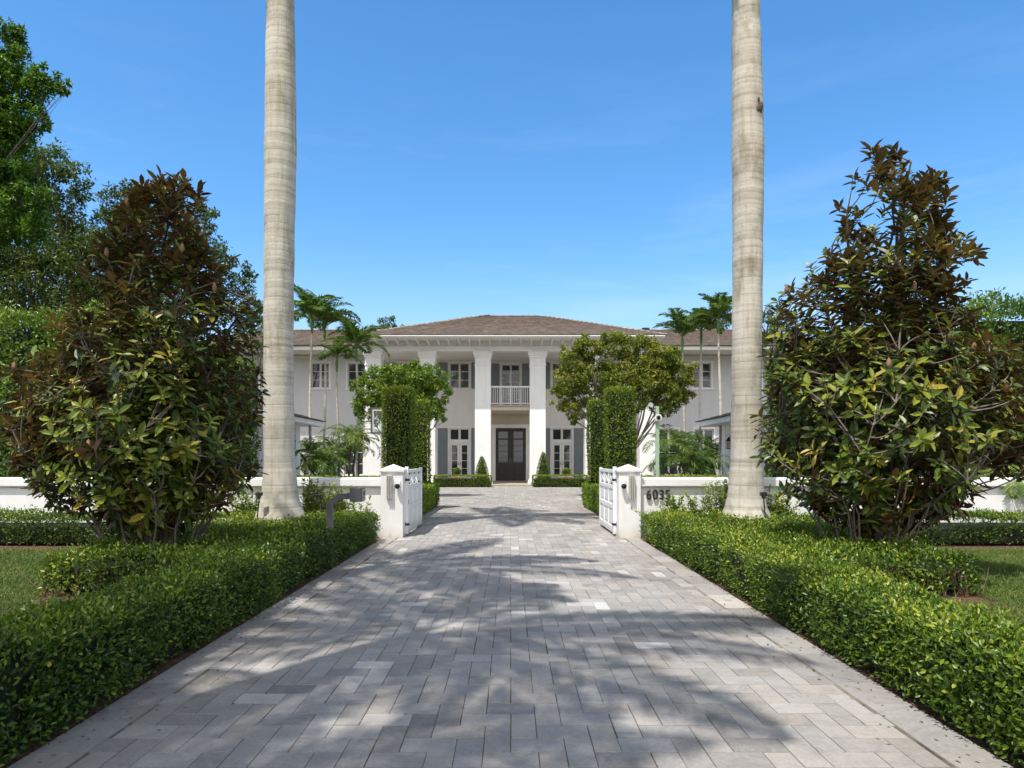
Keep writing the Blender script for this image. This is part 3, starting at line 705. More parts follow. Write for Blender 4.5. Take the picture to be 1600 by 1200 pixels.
# ------------------------------------------------------------------ magnolias
def in_poly(prof, py):   # prof: list (py, pxmin, pxmax)
    ys=[p[0] for p in prof]; return np.interp(py,ys,[p[1] for p in prof]), np.interp(py,ys,[p[2] for p in prof])
def magnolia(bx,by,prof,label,nw,seed,base_py=860):
    root=empty('magnolia_tree',(bx,by,0),label,'magnolia tree')
    rg=np.random.default_rng(seed)
    pys=rg.uniform(prof[0][0],prof[-1][0],nw*4)
    lo,hi=in_poly(prof,pys); wdt=(hi-lo); keep=rg.uniform(size=len(pys))<(wdt/420)**1.15; pys=pys[keep];lo=lo[keep];hi=hi[keep]
    n=min(nw,len(pys)); pys=pys[:n];lo=lo[:n];hi=hi[:n]
    cx=(lo+hi)/2; hw=(hi-lo)/2
    # ellipse cross-section, biased to the shell
    th=rg.uniform(0,2*math.pi,n); th=np.where(rg.uniform(size=n)<.25,-th%math.pi+math.pi,th); rr=np.sqrt(rg.uniform(.12,1,n))
    hw=hw*(1+.16*wob(np.stack([np.cos(th)*1.3,np.sin(th)*1.3,pys/75+seed],1)))*1.0; X=PX(cx,by)+hw*by/F*rr*np.cos(th)*.95; Y=by+hw*by/F*.72*rr*np.sin(th); Z=PZ(pys,by)
    lump=wob(np.stack([X,Y,Z],1)+seed,1.7); lump2=wob(np.stack([X,Y,Z],1)*1.0+seed*1.7,1.0); keepl=((lump>-.33)&((lump2>-.10)|(Z<3.2)|(rg.uniform(size=n)<.22)))|(rg.uniform(size=n)<.10); X=X[keepl];Y=Y[keepl];Z=Z[keepl];rr=rr[keepl];th=th[keepl];n=len(X)
    tips=np.stack([X,Y,Z],1)
    # trunks
    mb=MB(); stems=[]
    for i in range(11):
        a=rg.uniform(0,6.28); rad=rg.uniform(.05,.30); tgt=tips[rg.integers(n)]
        if i<4: tgt=np.array([PX((prof[2][1]+prof[2][2])/2,by)+rg.normal(0,.25),by+rg.normal(0,.25),Z.max()-rg.uniform(.1,.8)])
        b=np.array([bx+math.cos(a)*rad,by+math.sin(a)*rad*.7,.05]); t=np.linspace(0,1,12)[:,None]
        mid=np.array([b[0]*.7+tgt[0]*.3,b[1]*.7+tgt[1]*.3,b[2]*.35+tgt[2]*.65])
        pts=(1-t)**2*b+2*t*(1-t)*mid+t**2*tgt+rg.normal(0,.02,(12,3)); stems.append(pts)
        mb.tube(pts,np.linspace(.05 if i<4 else .034,.010,12),'dark_bark',n=7)
    for i in range(16):  # thin suckers
        a=rg.uniform(0,6.28); b=np.array([bx+math.cos(a)*.35,by+math.sin(a)*.25,.05]); e=b+np.array([math.cos(a)*rg.uniform(.3,.9),math.sin(a)*.5,rg.uniform(.9,1.6)])
        t=np.linspace(0,1,6)[:,None]; pts=b*(1-t)+e*t+rg.normal(0,.02,(6,3)); mb.tube(pts,np.linspace(.016,.006,6),'bark',n=5,cap=False); stems.append(pts)
    part(mb,'trunk',root)
    S=np.concatenate(stems)
    mb=MB()
    for p in tips:
        d=S-p; w=np.linalg.norm(d,axis=1)+np.where(S[:,2]>p[2]-.05,1.5,0)+np.maximum(0,p[2]-S[:,2]-1.2); b=S[np.argmin(w)]
        t=np.linspace(0,1,5)[:,None]; mid=(b+p)/2+np.array([0,0,-.10*np.linalg.norm(p-b)])+rg.normal(0,.05,3)
        pts=(1-t)**2*b+2*t*(1-t)*mid+t**2*p; ll=np.linalg.norm(p-b); mb.tube(pts,np.linspace(.008+.006*ll,.005,5),'bark',n=4,cap=False)
        S=np.concatenate([S,pts[2:4]]) if rg.uniform()<.25 else S
    part(mb,'branches',root)
    # leaves in whorls
    mb=MB(); PP=[];AA=[];NN=[];LL=[];TT=[]
    cz=Z.min()+(Z.max()-Z.min())*.35
    for p,r in zip(tips,rr):
        out=norm(p-np.array([bx,by,cz])); ax=norm(out*.75+np.array([0,0,.85])+rg.normal(0,.28,3))
        u=norm(np.cross(ax,rg.normal(size=3))); v=np.cross(ax,u); m=rg.integers(7,12); base_t=rg.normal(.50,.22); size=rg.uniform(.8,1.15)
        for k in range(m):
            a=k*2.399+rg.uniform(-.3,.3); f=k/m; hf=np.clip((p[2]-2.6)/2.4,0,1); op=rg.uniform(.75,1.25)*(1.50-.75*f)*(1-.27*hf)
            A=norm(ax*math.cos(op*1.15)+ (u*math.cos(a)+v*math.sin(a))*math.sin(op*1.15)); 
            Nn=norm(ax*math.sin(op*1.15)-(u*math.cos(a)+v*math.sin(a))*math.cos(op*1.15)+rg.normal(0,.22,3))
            PP.append(p-ax*(.10*(1-f))*1.3); AA.append(A); NN.append(Nn); LL.append(size*rg.uniform(.11,.185)); TT.append(base_t+rg.normal(0,.14)+(.35 if rg.uniform()<.03 else 0))
    LL=np.array(LL); mb.leaves(np.array(PP),np.array(AA),np.array(NN),LL,LL*rg.uniform(.32,.44,len(LL)),'magnolia_leaf',np.clip(TT,0,1),False,.10)
    part(mb,'crown',root)
    for i in rg.choice(n,26,replace=False):
        p=tips[i]; mb=MB(); mb.lathe([(.004,0),(.022,.02),(.026,.05),(.018,.09),(.003,.115)],'cone_fruit',(p[0],p[1],p[2]),8); part(mb,'seed_cone',root)
by=8.2
mprofL=[(280,215,300),(310,195,325),(360,170,345),(400,140,368),(450,110,388),(500,85,402),(560,30,412),(620,5,412),(680,0,412),(730,12,408),(770,70,385),(795,120,345),(825,190,300)]
mprofR=[(228,1358,1392),(262,1328,1440),(300,1312,1488),(340,1318,1495),(366,1322,1485),(395,1268,1535),(430,1240,1540),(475,1222,1520),(520,1210,1505),(560,1195,1560),(620,1190,1600),(680,1188,1612),(730,1196,1592),(770,1225,1550),(800,1275,1480),(828,1320,1420)]
magnolia(PX(240,by),by,mprofL,'large dark magnolia with bronze leaf undersides, in front of the big oak',1650,3)
magnolia(PX(1362,by),by,mprofR,'large magnolia with a pointed top and bronze leaves, beside the house number wall',1750,21)

# ------------------------------------------------------------------ generic broadleaf tree
def tree(name,label,cat,base,clumps,leaf,ln,nleaf,mat_bark='bark',group=None,trunk_r=.2,shell=.5,wr=.5,tmu=.45,simple=True,flat=1.0,fork_z=None,hang=0):
    """clumps: list of (x,y,z,rx,rz)"""
    root=empty(name,(base[0],base[1],0),label,cat,group)
    C=np.array(clumps,float); mb=MB(); 
    top=C[:,:3].mean(0); fz=fork_z if fork_z else max(1.0,(C[:,2].min())*.7)
    fork=np.array([base[0]+(top[0]-base[0])*.25,base[1],fz])
    t=np.linspace(0,1,6)[:,None]; b=np.array([base[0],base[1],-.05]); pts=b*(1-t)+fork*t+R.normal(0,.02,(6,3)); mb.tube(pts,np.linspace(trunk_r*1.3,trunk_r*.8,6),mat_bark,n=10)
    part(mb,'trunk',root)
    mb=MB()
    for c in C:
        e=c[:3]; t=np.linspace(0,1,7)[:,None]; mid=fork*.45+e*.55+np.array([0,0,-.08*np.linalg.norm(e-fork)])+R.normal(0,.13*np.linalg.norm(e-fork),3)*np.array([1,1,.4])
        pts=(1-t)**2*fork+2*t*(1-t)*mid+t**2*e; mb.tube(pts,np.linspace(trunk_r*.42,trunk_r*.08,7),mat_bark,n=6,cap=False)
        for _ in range(4):
            q=e+rnd_dirs(1)[0]*np.array([c[3],c[3],c[4]])*.8; mb.tube([pts[4],(pts[4]+q)/2+R.normal(0,.06,3),q],[trunk_r*.12,trunk_r*.08,trunk_r*.03],mat_bark,n=4,cap=False)
    part(mb,'branches',root)
    mb=MB(); vol=C[:,3]**2*C[:,4]; vol=vol**(.75); cnt=(nleaf*vol/vol.sum()).astype(int)
    for c,k in zip(C,cnt):
        # sub-clumps
        m=max(5,k//38); sc=rnd_dirs(m)*np.array([c[3],c[3],c[4]])*(R.uniform(.30,1.25,m)**.5)[:,None]; sr=R.uniform(.12,.26,m)*min(c[3],c[4]*1.3)
        idx=R.integers(0,m,k); d=rnd_dirs(k); rad=R.uniform(.3,1,k)**shell
        P=c[:3]+sc[idx]+d*(sr[idx]*rad)[:,None]*np.array([1,1,.8*flat])
        if hang: P[:,2]-=hang*R.uniform(0,1,k)**2*np.linalg.norm(P[:,:2]-c[:2],axis=1)
        Nn=norm(d*.8+np.array([0,0,.8])+rnd_dirs(k)*.6); A=norm(d*.6+rnd_dirs(k)*.9)
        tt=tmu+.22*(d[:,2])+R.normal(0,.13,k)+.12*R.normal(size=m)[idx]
        mb.leaves(P,A,Nn,ln*R.uniform(.6,1.3,k),ln*wr*R.uniform(.7,1.2,k),leaf,np.clip(tt,0,1),simple)
    part(mb,'crown',root); return root
def pc(px,py,Y,rpx,rpy=None,dy=0):
    rpy=rpy or rpx; return (PX(px,Y),Y+dy,PZ(py,Y),rpx*Y/F,rpy*Y/F)
Yo=20
oak=[pc(30,250,Yo,60,45),pc(85,285,Yo,50,38),pc(-40,300,Yo,80,60),pc(120,340,Yo,60,45,1),pc(40,370,Yo,80,60),pc(175,300,Yo,40,38,1),pc(210,360,Yo,60,55,1),pc(250,300,Yo,38,30,2),pc(285,400,Yo,50,55,1),pc(150,430,Yo,80,60),pc(50,460,Yo,90,60),pc(230,470,Yo,70,60),pc(330,440,Yo,36,60,2),pc(-60,430,Yo,90,80),pc(180,500,Yo,90,60),pc(60,540,Yo,90,50)]
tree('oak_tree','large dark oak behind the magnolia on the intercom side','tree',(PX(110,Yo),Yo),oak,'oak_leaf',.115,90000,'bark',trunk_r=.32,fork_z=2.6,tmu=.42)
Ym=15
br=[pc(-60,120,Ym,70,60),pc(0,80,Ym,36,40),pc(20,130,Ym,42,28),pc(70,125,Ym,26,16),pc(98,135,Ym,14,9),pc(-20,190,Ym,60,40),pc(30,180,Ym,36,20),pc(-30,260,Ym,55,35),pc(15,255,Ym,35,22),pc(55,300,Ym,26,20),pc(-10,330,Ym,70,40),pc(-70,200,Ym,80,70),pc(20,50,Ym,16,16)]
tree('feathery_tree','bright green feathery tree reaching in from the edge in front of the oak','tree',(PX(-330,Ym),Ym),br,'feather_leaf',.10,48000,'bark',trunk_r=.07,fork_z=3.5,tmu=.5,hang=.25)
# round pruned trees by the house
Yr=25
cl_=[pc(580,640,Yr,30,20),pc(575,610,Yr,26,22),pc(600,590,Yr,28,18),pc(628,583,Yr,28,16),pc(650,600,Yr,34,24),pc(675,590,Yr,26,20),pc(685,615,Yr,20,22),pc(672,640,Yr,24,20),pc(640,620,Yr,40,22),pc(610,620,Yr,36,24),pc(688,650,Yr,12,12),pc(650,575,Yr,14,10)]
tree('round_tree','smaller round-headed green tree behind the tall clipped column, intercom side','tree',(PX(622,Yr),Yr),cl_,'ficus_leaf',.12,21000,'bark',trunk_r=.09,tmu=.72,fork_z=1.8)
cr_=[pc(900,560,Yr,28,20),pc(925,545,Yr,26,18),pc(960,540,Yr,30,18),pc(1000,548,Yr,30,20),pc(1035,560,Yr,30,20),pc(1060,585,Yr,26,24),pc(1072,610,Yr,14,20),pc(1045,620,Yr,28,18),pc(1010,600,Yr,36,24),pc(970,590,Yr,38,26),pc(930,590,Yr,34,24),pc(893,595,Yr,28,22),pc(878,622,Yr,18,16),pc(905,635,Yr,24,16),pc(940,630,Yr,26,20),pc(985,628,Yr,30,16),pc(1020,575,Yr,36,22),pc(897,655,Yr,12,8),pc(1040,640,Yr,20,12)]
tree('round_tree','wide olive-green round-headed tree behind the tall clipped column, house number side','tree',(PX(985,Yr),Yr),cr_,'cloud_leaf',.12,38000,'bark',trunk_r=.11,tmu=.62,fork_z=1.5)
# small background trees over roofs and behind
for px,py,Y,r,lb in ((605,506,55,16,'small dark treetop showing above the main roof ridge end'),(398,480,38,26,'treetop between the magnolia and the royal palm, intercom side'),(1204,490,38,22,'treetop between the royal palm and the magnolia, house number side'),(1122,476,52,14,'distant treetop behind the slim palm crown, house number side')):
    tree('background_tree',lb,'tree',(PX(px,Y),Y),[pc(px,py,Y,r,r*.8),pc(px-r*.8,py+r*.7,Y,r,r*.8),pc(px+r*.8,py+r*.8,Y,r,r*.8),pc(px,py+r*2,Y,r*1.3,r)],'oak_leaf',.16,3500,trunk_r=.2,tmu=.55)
# wood far behind the property
for s in (-1,1):
    cl=[(s*(22+i*5.2)+R.uniform(-1,1),62+R.uniform(-3,3),R.uniform(3.5,6),4,3.2) for i in range(15)]
    mb=MB()
    for c in cl:
        k=1500; d=rnd_dirs(k); P=np.array(c[:3])+d*np.array([c[3],c[3],c[4]])*(R.uniform(.6,1,k)**.4)[:,None]; P[:,2]=np.abs(P[:,2])
        mb.leaves(P,rnd_dirs(k),norm(d+np.array([0,0,.5])),.5,.32,'oak_leaf',np.clip(.5+.2*d[:,2]+R.normal(0,.1,k),0,1),True)
    tag(mb.build('distant_wood'),'dark wood beyond the house on the %s'%{-1:'intercom side',1:'house number side'}[s],'wood',None,'stuff')

# ------------------------------------------------------------------ tall ficus hedges behind the wall
for s in (-1,1):
    mb=MB(); x0,x1=mx(s,7.5,9.0)
    hedge_core(mb,x0,x1,13.0,20.3,0,4.0,.15)
    P,Nm=hedge_pts(x0,x1,12.95,20.3,.1,4.25,'tlrfb',560,.3,.12); hedge_leaves(mb,P,Nm,.085,'ficus_leaf',.14,.5,tint_mu=.52,shoots=.06,simple=True)
    x0,x1=mx(s,9.0,19); zt=4.25 if s<0 else 4.45
    hedge_core(mb,x0,x1,13.1,14.6,0,zt-.2,.15)
    P,Nm=hedge_pts(x0,x1,13.0,14.6,.1,zt,'tf',620,.3,.15); hedge_leaves(mb,P,Nm,.085,'ficus_leaf',.14,.5,tint_mu=.5,shoots=.10,simple=True)
    tag(mb.build('tall_hedge'),{-1:'tall ficus hedge behind the white wall, below the oak',1:'tall ficus hedge behind the white wall, on the house number side'}[s],'hedge','tall ficus hedges')
# clipped columns and low box behind gates
for s in (-1,1):
    for Y,hw,zt,px in ((15.0,.335,2.93,623 if s<0 else 969),(19.0,.35,3.0,652 if s<0 else 938)):
        x=PX(px,Y); mb=MB()
        mb.lathe([(.001,.0),(hw-.08,.02),(hw-.07,zt-.15),(.001,zt-.1)],'hedge_core',(x,Y,0),14)
        n=int(2*math.pi*hw*zt*1500); th=R.uniform(0,6.28,n); z=R.uniform(.05,zt,n)
        sq=1/np.maximum(np.abs(np.cos(th)),np.abs(np.sin(th)))**.55; rad=hw*sq*.93*(1-.12*np.clip((z-zt+.12)/.12,0,1)**2)
        Nm=np.stack([np.cos(th),np.sin(th),0*th],1); P=np.stack([x+rad*np.cos(th),Y+rad*np.sin(th),z],1)
        P=P+Nm*(wob(P,2.5)*.025)[:,None]
        m=int((2*hw)**2*1700); P2=np.stack([R.uniform(x-hw*.92,x+hw*.92,m),R.uniform(Y-hw*.92,Y+hw*.92,m),zt+R.normal(0,.015,m)],1); N2=np.tile([0,0,1.],(m,1))
        P=np.concatenate([P,P2]);Nm=np.concatenate([Nm,N2]); hedge_leaves(mb,P,Nm,.055,'clipped_leaf',.045,.6,tint_mu=.45,top_bonus=.25,shoots=.02,simple=True)
        which={15.0:'front',19.0:'rear'}[Y]
        tag(mb.build('topiary_column'),{('front',-1):'tall clipped green column, the nearer one behind the gate pier, intercom side',('rear',-1):'tall clipped green column, the farther one behind the gate, intercom side',('front',1):'tall clipped green column, the nearer one behind the gate pier, house number side',('rear',1):'tall clipped green column, the farther one behind the gate, house number side'}[(which,s)],'topiary','tall clipped hedge columns')
    x0,x1=mx(s,2.13,3.0); mb=MB(); hedge_core(mb,x0,x1,13.8,20.4,0,.62,.07)
    P,Nm=hedge_pts(x0,x1,13.75,20.4,.03,.70,'tlrfb',1300,.07,.02); hedge_leaves(mb,P,Nm,.055,'bright_leaf',.04,.55,tint_mu=.45,top_bonus=.25,shoots=.02,simple=True)
    tag(mb.build('hedge'),{-1:'knee-high clipped hedge lining the drive just behind the gate leaf, intercom side',1:'knee-high clipped hedge lining the drive just behind the gate leaf, house number side'}[s],'hedge','knee-high hedges behind the gates')
    # hedge strip further back along the wall
    x0,x1=mx(s,3.4,9.2); mb=MB(); hedge_core(mb,x0,x1,21.5,22.3,0,.75,.07); P,Nm=hedge_pts(x0,x1,21.5,22.3,.03,.84,'tf',900,.07,.03); hedge_leaves(mb,P,Nm,.06,'clipped_leaf',.04,.55,tint_mu=.6,simple=True)
    tag(mb.build('hedge'),{-1:'low clipped hedge strip seen just over the wall behind the pier, intercom side',1:'low clipped hedge strip seen just over the wall behind the house number'}[s],'hedge','hedge strips behind the wall')
    # hedge at the front of the house
    a,b=(677,767) if s<0 else (833,918); Y=34.2; x0=PX(a,Y); x1=PX(b,Y); 
    mb=MB(); hedge_core(mb,x0,x1,Y,Y+.9,0,.50,.06); P,Nm=hedge_pts(x0,x1,Y,Y+.9,.02,.58,'tlrf',1100,.05,.012); hedge_leaves(mb,P,Nm,.06,'clipped_leaf',.03,.6,tint_mu=.42,top_bonus=.3,simple=True)
    tag(mb.build('hedge'),{-1:'square-cut box hedge at the foot of the portico, door side of the smaller round tree',1:'square-cut box hedge at the foot of the portico, below the wide olive tree'}[s],'hedge','box hedges in front of the portico')
    px,zt=(753,PZ(714,35.6)) if s<0 else (849,PZ(707,35.6)); Y=35.6; x=PX(px,Y); mb=MB(); mb.lathe([(.32,.0),(.30,.5),(.2,zt*.6),(.04,zt-.15)],'hedge_core',(x,Y,0),12)
    n=2600; u=R.uniform(0,1,n); z=.1+(zt-.1)*u; rad=.38*np.clip(1-((z-.1)/(zt-.1))**1.7,0,1)**.8+.02; th=R.uniform(0,6.28,n)
    Nm=norm(np.stack([np.cos(th),np.sin(th),np.full(n,.35)],1)); hedge_leaves(mb,np.stack([x+rad*np.cos(th),Y+rad*np.sin(th),z],1),Nm,.06,'clipped_leaf',.03,.6,tint_mu=.5,simple=True)
    tag(mb.build('topiary_cone'),{-1:'shorter clipped cone topiary beside the front door',1:'taller clipped cone topiary beside the front door'}[s],'topiary','cone topiaries at the portico')
    # potted round shrubs
    px=714 if s<0 else 885; Y=36.8; x=PX(px,Y)
    root=empty('planter',(x,Y,0),{-1:'pink stone box planter with a round shrub, before the glazed doors behind the shorter cone',1:'pink stone box planter with a round shrub, before the glazed doors behind the taller cone'}[s],'planter','stone box planters')
    mb=MB(); v=[]; mb.sqlathe([(.22,0),(.27,.45),(.29,.46),(.29,.53),(.25,.53),(.25,.50)],'terracotta',(x,Y)); part(mb,'pot',root)
    mb=MB(); n=1000; d=rnd_dirs(n); d=d[d[:,2]>-.6]; P=np.array([x,Y,.72])+d*.21; mb.sphere((x,Y,.72),.16,'hedge_core',10); hedge_leaves(mb,P,d,.055,'clipped_leaf',.03,.5,tint_mu=.35,simple=True); mb.tube([(x,Y,.45),(x,Y,.65)],.03,'twig'); part(mb,'shrub',root)

# ------------------------------------------------------------------ sprig shrubs in front of the wall
def sprigs(x,y,w,h,n,label,group,mat='bright_leaf',ln=.075,zb=.15):
    n=int(n*1.5)
    root=empty('leafy_shrub',(x,y,0),label,'shrub',group); st=MB(); lf=MB(); P=[];A=[];Nn=[];T=[]
    for i in range(n):
        bx=x+R.uniform(-w,w)*.8; b_=y+R.uniform(-.10,.10); hh=h*R.uniform(.6,1.1); lean=R.normal(0,.12)
        pts=np.array([[bx+lean*t*t,b_-.03*t,zb+(hh-zb)*t] for t in np.linspace(0,1,6)]); st.tube(pts,np.linspace(.006,.002,6),'twig',n=4,cap=False)
        m=int(24*hh/.6); t=R.uniform(.2,1,m)
        for tt in t:
            p=pts[0]*(1-tt)+pts[-1]*tt; p=np.array([bx+lean*tt*tt,b_-.03*tt,zb+(hh-zb)*tt]); P.append(p); a=rnd_dirs(1)[0]; a[2]=abs(a[2])*.6+.25; A.append(a); Nn.append(norm(np.array([0,-.3,1])+R.normal(0,.3,3))); T.append(.35+.5*tt+R.normal(0,.1))
    lf.leaves(np.array(P),np.array(A),np.array(Nn),ln*R.uniform(.7,1.3,len(P)),ln*.42,mat,np.clip(T,0,1),True,.2)
    part(st,'stems',root); part(lf,'foliage',root)
gL='sprigs in front of the wall, intercom side'; gR='sprigs in front of the wall, house number side'
for px,w,h,n,lb in ((488,.22,.98,26,'bright young shrub against the wall, right beside the royal palm trunk, intercom side'),(525,.2,.90,18,'bright young shrub against the wall directly behind the intercom post'),(555,.15,.78,9,'sparse bright sprigs by the wall between intercom box and pier'),(385,.25,.85,22,'green shrub against the wall between the magnolia and the royal palm, intercom side')):
    sprigs(PX(px,11.9),11.95,w,h,n,lb,gL)
for px,w,h,n,lb in ((1024,.12,.50,6,'sparse sprigs under the first house number digits'),(1048,.2,.72,14,'bright sprigs under the last house number digit'),(1085,.2,.78,15,'bright sprigs against the wall midway between the number and the royal palm'),(1110,.12,.9,9,'thin sprigs leaning on the wall a little before the royal palm'),(1133,.14,1.08,15,'tall bright sprigs rising beside the royal palm by the house number'),(1215,.25,.85,22,'green shrub against the wall between royal palm and magnolia, house number side')):
    sprigs(PX(px,11.9),11.95,w,h,n,lb,gR)
# areca clumps behind the wall
def areca(px,Y,h,nf,label,group,L_=1.5,tr=.04,stems=4,tint=.5,feather=.27):
    x=PX(px,Y); root=empty('small_palm',(x,Y,0),label,'palm',group); st=MB(); cr=MB()
    for k in range(stems):
        bx=x+R.uniform(-.35,.35); by_=Y+R.uniform(-.3,.3); hh=h*R.uniform(.5,1)
        st.tube([(bx,by_,0),(bx+R.normal(0,.1),by_,hh*.5),(bx+R.normal(0,.25),by_,hh)],[tr,tr*.9,tr*.8],'dark_bark',n=6)
        for i in range(nf):
            frond(cr,(bx,by_,hh),i*2.399+k,math.radians(R.uniform(15,85)),L_*R.uniform(.7,1.1),26,.035,L_*feather,R.uniform(1.2,2.4),rad=.012,keel=.3,tint=np.clip(tint+R.normal(0,.12),0,1))
    part(st,'stems',root); part(cr,'crown',root)
ga='small feathery palms behind the wall, intercom side'; gb='small feathery palms behind the wall, house number side'
areca(497,24.5,1.6,8,'small feathery palm clump next to the outbuilding end, intercom side',ga,1.3)
areca(515,27,2.0,8,'dense green palm clump in the middle of the intercom-side planting',ga,1.4)
areca(541,26,2.3,9,'blue-green feathery palm nearest the round tree, intercom side',ga,1.5,.05,3,.75)
areca(486,33,1.8,7,'palm clump half hidden behind the outbuilding roof end, intercom side',ga,1.6)
areca(1052,25,1.9,7,'small feathery palm clump just beyond the green camera post',gb,1.5)
areca(1075,28,2.2,8,'dense palm clump in the middle of the planting, house number side',gb,1.5,.05)
areca(1098,25.5,1.9,8,'bright palm clump beside the outbuilding end, house number side',gb,1.3)
areca(1108,33,2.0,8,'palm clump half hidden behind the outbuilding roof end, house number side',gb,1.8)
# large leaf plants behind wall at the far sides
for s in (-1,1):
    areca(60 if s<0 else 1560,12.95,1.0,10,{-1:'light green broad frond plant behind the wall under the oak',1:'light green broad frond plant behind the wall at the far magnolia edge'}[s],None,.9,.03,3,.9,.3)

# ------------------------------------------------------------------ camera post and hoop
Y=13.6; x=PX(1027,Y)
root=empty('camera_post',(x,Y,0),'pale green square post carrying a white dome camera behind the wall','post')
mb=MB(); mb.bbox(x-.032,x+.032,Y-.032,Y+.032,0,PZ(635,Y),'green_post',.004); part(mb,'post',root)
mb=MB(); cz=PZ(653,Y); mb.tube([(x,Y-.032,cz),(x,Y-.10,cz)],[.066,.074],'plastic_white',n=20); c=part(mb,'camera_housing',root)
mb=MB(); mb.sphere((x,Y-.12,cz),.042,'lens',16); part(mb,'lens',root)
Y=23; x0=PX(579,Y); x1=x0+1.35; z0=PZ(678,Y); z1=PZ(637,Y)
root=empty('basketball_hoop',(PX(596,Y),Y+.9,0),'portable basketball hoop with clear white-edged backboard on a dark slanted pole','basketball hoop')
mb=MB(); yy=Y
for (a,b,c,d) in ((x0,x1,z1-.06,z1),(x0,x1,z0,z0+.06),(x0,x0+.06,z0+.06,z1-.06),(x1-.06,x1,z0+.06,z1-.06)): mb.bbox(a,b,yy,yy+.05,c,d,'grey_metal',.004)
for (a,b,c,d) in ((x0+.07,x1-.07,z1-.10,z1-.07),(x0+.07,x0+.10,z0+.07,z1-.10)): mb.bbox(a,b,yy-.004,yy+.03,c,d,'plastic_white',.002)
part(mb,'backboard_frame',root)
mb=MB(); mb.box(x0+.06,x1-.06,yy+.015,yy+.022,z0+.06,z1-.06,'clear_acrylic'); part(mb,'backboard',root)
xc=(x0+x1)/2
mb=MB(); th=np.linspace(0,2*math.pi,25); mb.tube([(xc+.23*math.cos(t),yy-.30+.23*math.sin(t),z0+.18) for t in th],.010,'copper',n=6,cap=False); mb.bbox(xc-.06,xc+.06,yy-.08,yy,z0+.14,z0+.2,'copper',.004); part(mb,'rim',root)
mb=MB(); mb.tube([(xc-.35,yy+1.3,.12),(xc-.1,yy+.6,z0-.4),(xc,yy+.06,z0+.4)],.05,'dark_metal',n=8); mb.tube([(xc-.28,yy+1.1,.9),(xc,yy+.06,z0+.1)],.03,'dark_metal',n=8); part(mb,'pole',root)
mb=MB(); mb.bbox(xc-.7,xc+.1,yy+.7,yy+1.7,0,.18,'dark_metal',.04); part(mb,'base',root)

# ------------------------------------------------------------------ low outbuildings
def tile_plane(mb, A,B,C,D, course=.28, tw=.26, lift=.03, mat='roof_tile', under=True):
    """A,B eave corners (left,right), C,D ridge corners (right,left)"""
    A,B,C,D=[np.array(p,float) for p in (A,B,C,D)]
    n=norm(np.cross(B-A,D-A)); 
    if n[2]<0: n=-n
    L_=max(np.linalg.norm(D-A),np.linalg.norm(C-B)); hgt=np.linalg.norm(np.cross(norm(B-A),(D-A))); k=max(2,int(hgt/course))
    for i in range(k):
        t0=i/k; t1=min(1,(i+1.12)/k); l0=A+(D-A)*t0; r0=B+(C-B)*t0; l1=A+(D-A)*t1; r1=B+(C-B)*t1
        w=np.linalg.norm(r0-l0); m=max(1,int(w/tw)); offs=(i%2)*.5
        ed=np.clip((np.arange(m+2)-offs)/m,0,1); 
        tc_=R.normal(0,.09)
        for j in range(len(ed)-1):
            a,b=ed[j],ed[j+1]
            if b-a<1e-4: continue
            g=.006/w
            p0=l0+(r0-l0)*(a+g)+n*(lift+R.uniform(0,.008)); p1=l0+(r0-l0)*(b-g)+n*(lift+R.uniform(0,.008)); p2=l1+(r1-l1)*b+n*.004; p3=l1+(r1-l1)*a+n*.004
            q0=p0-n*(lift); q1=p1-n*(lift); t=float(np.clip(R.normal(.45+tc_,.22),0,1))
            mb.add([p0,p1,p2,p3,q0,q1],[[0,1,2,3],[4,5,1,0]],mat,[t,t*.4])
    mb.add([A,B,C,D],[[0,1,2,3]],mat,.1)
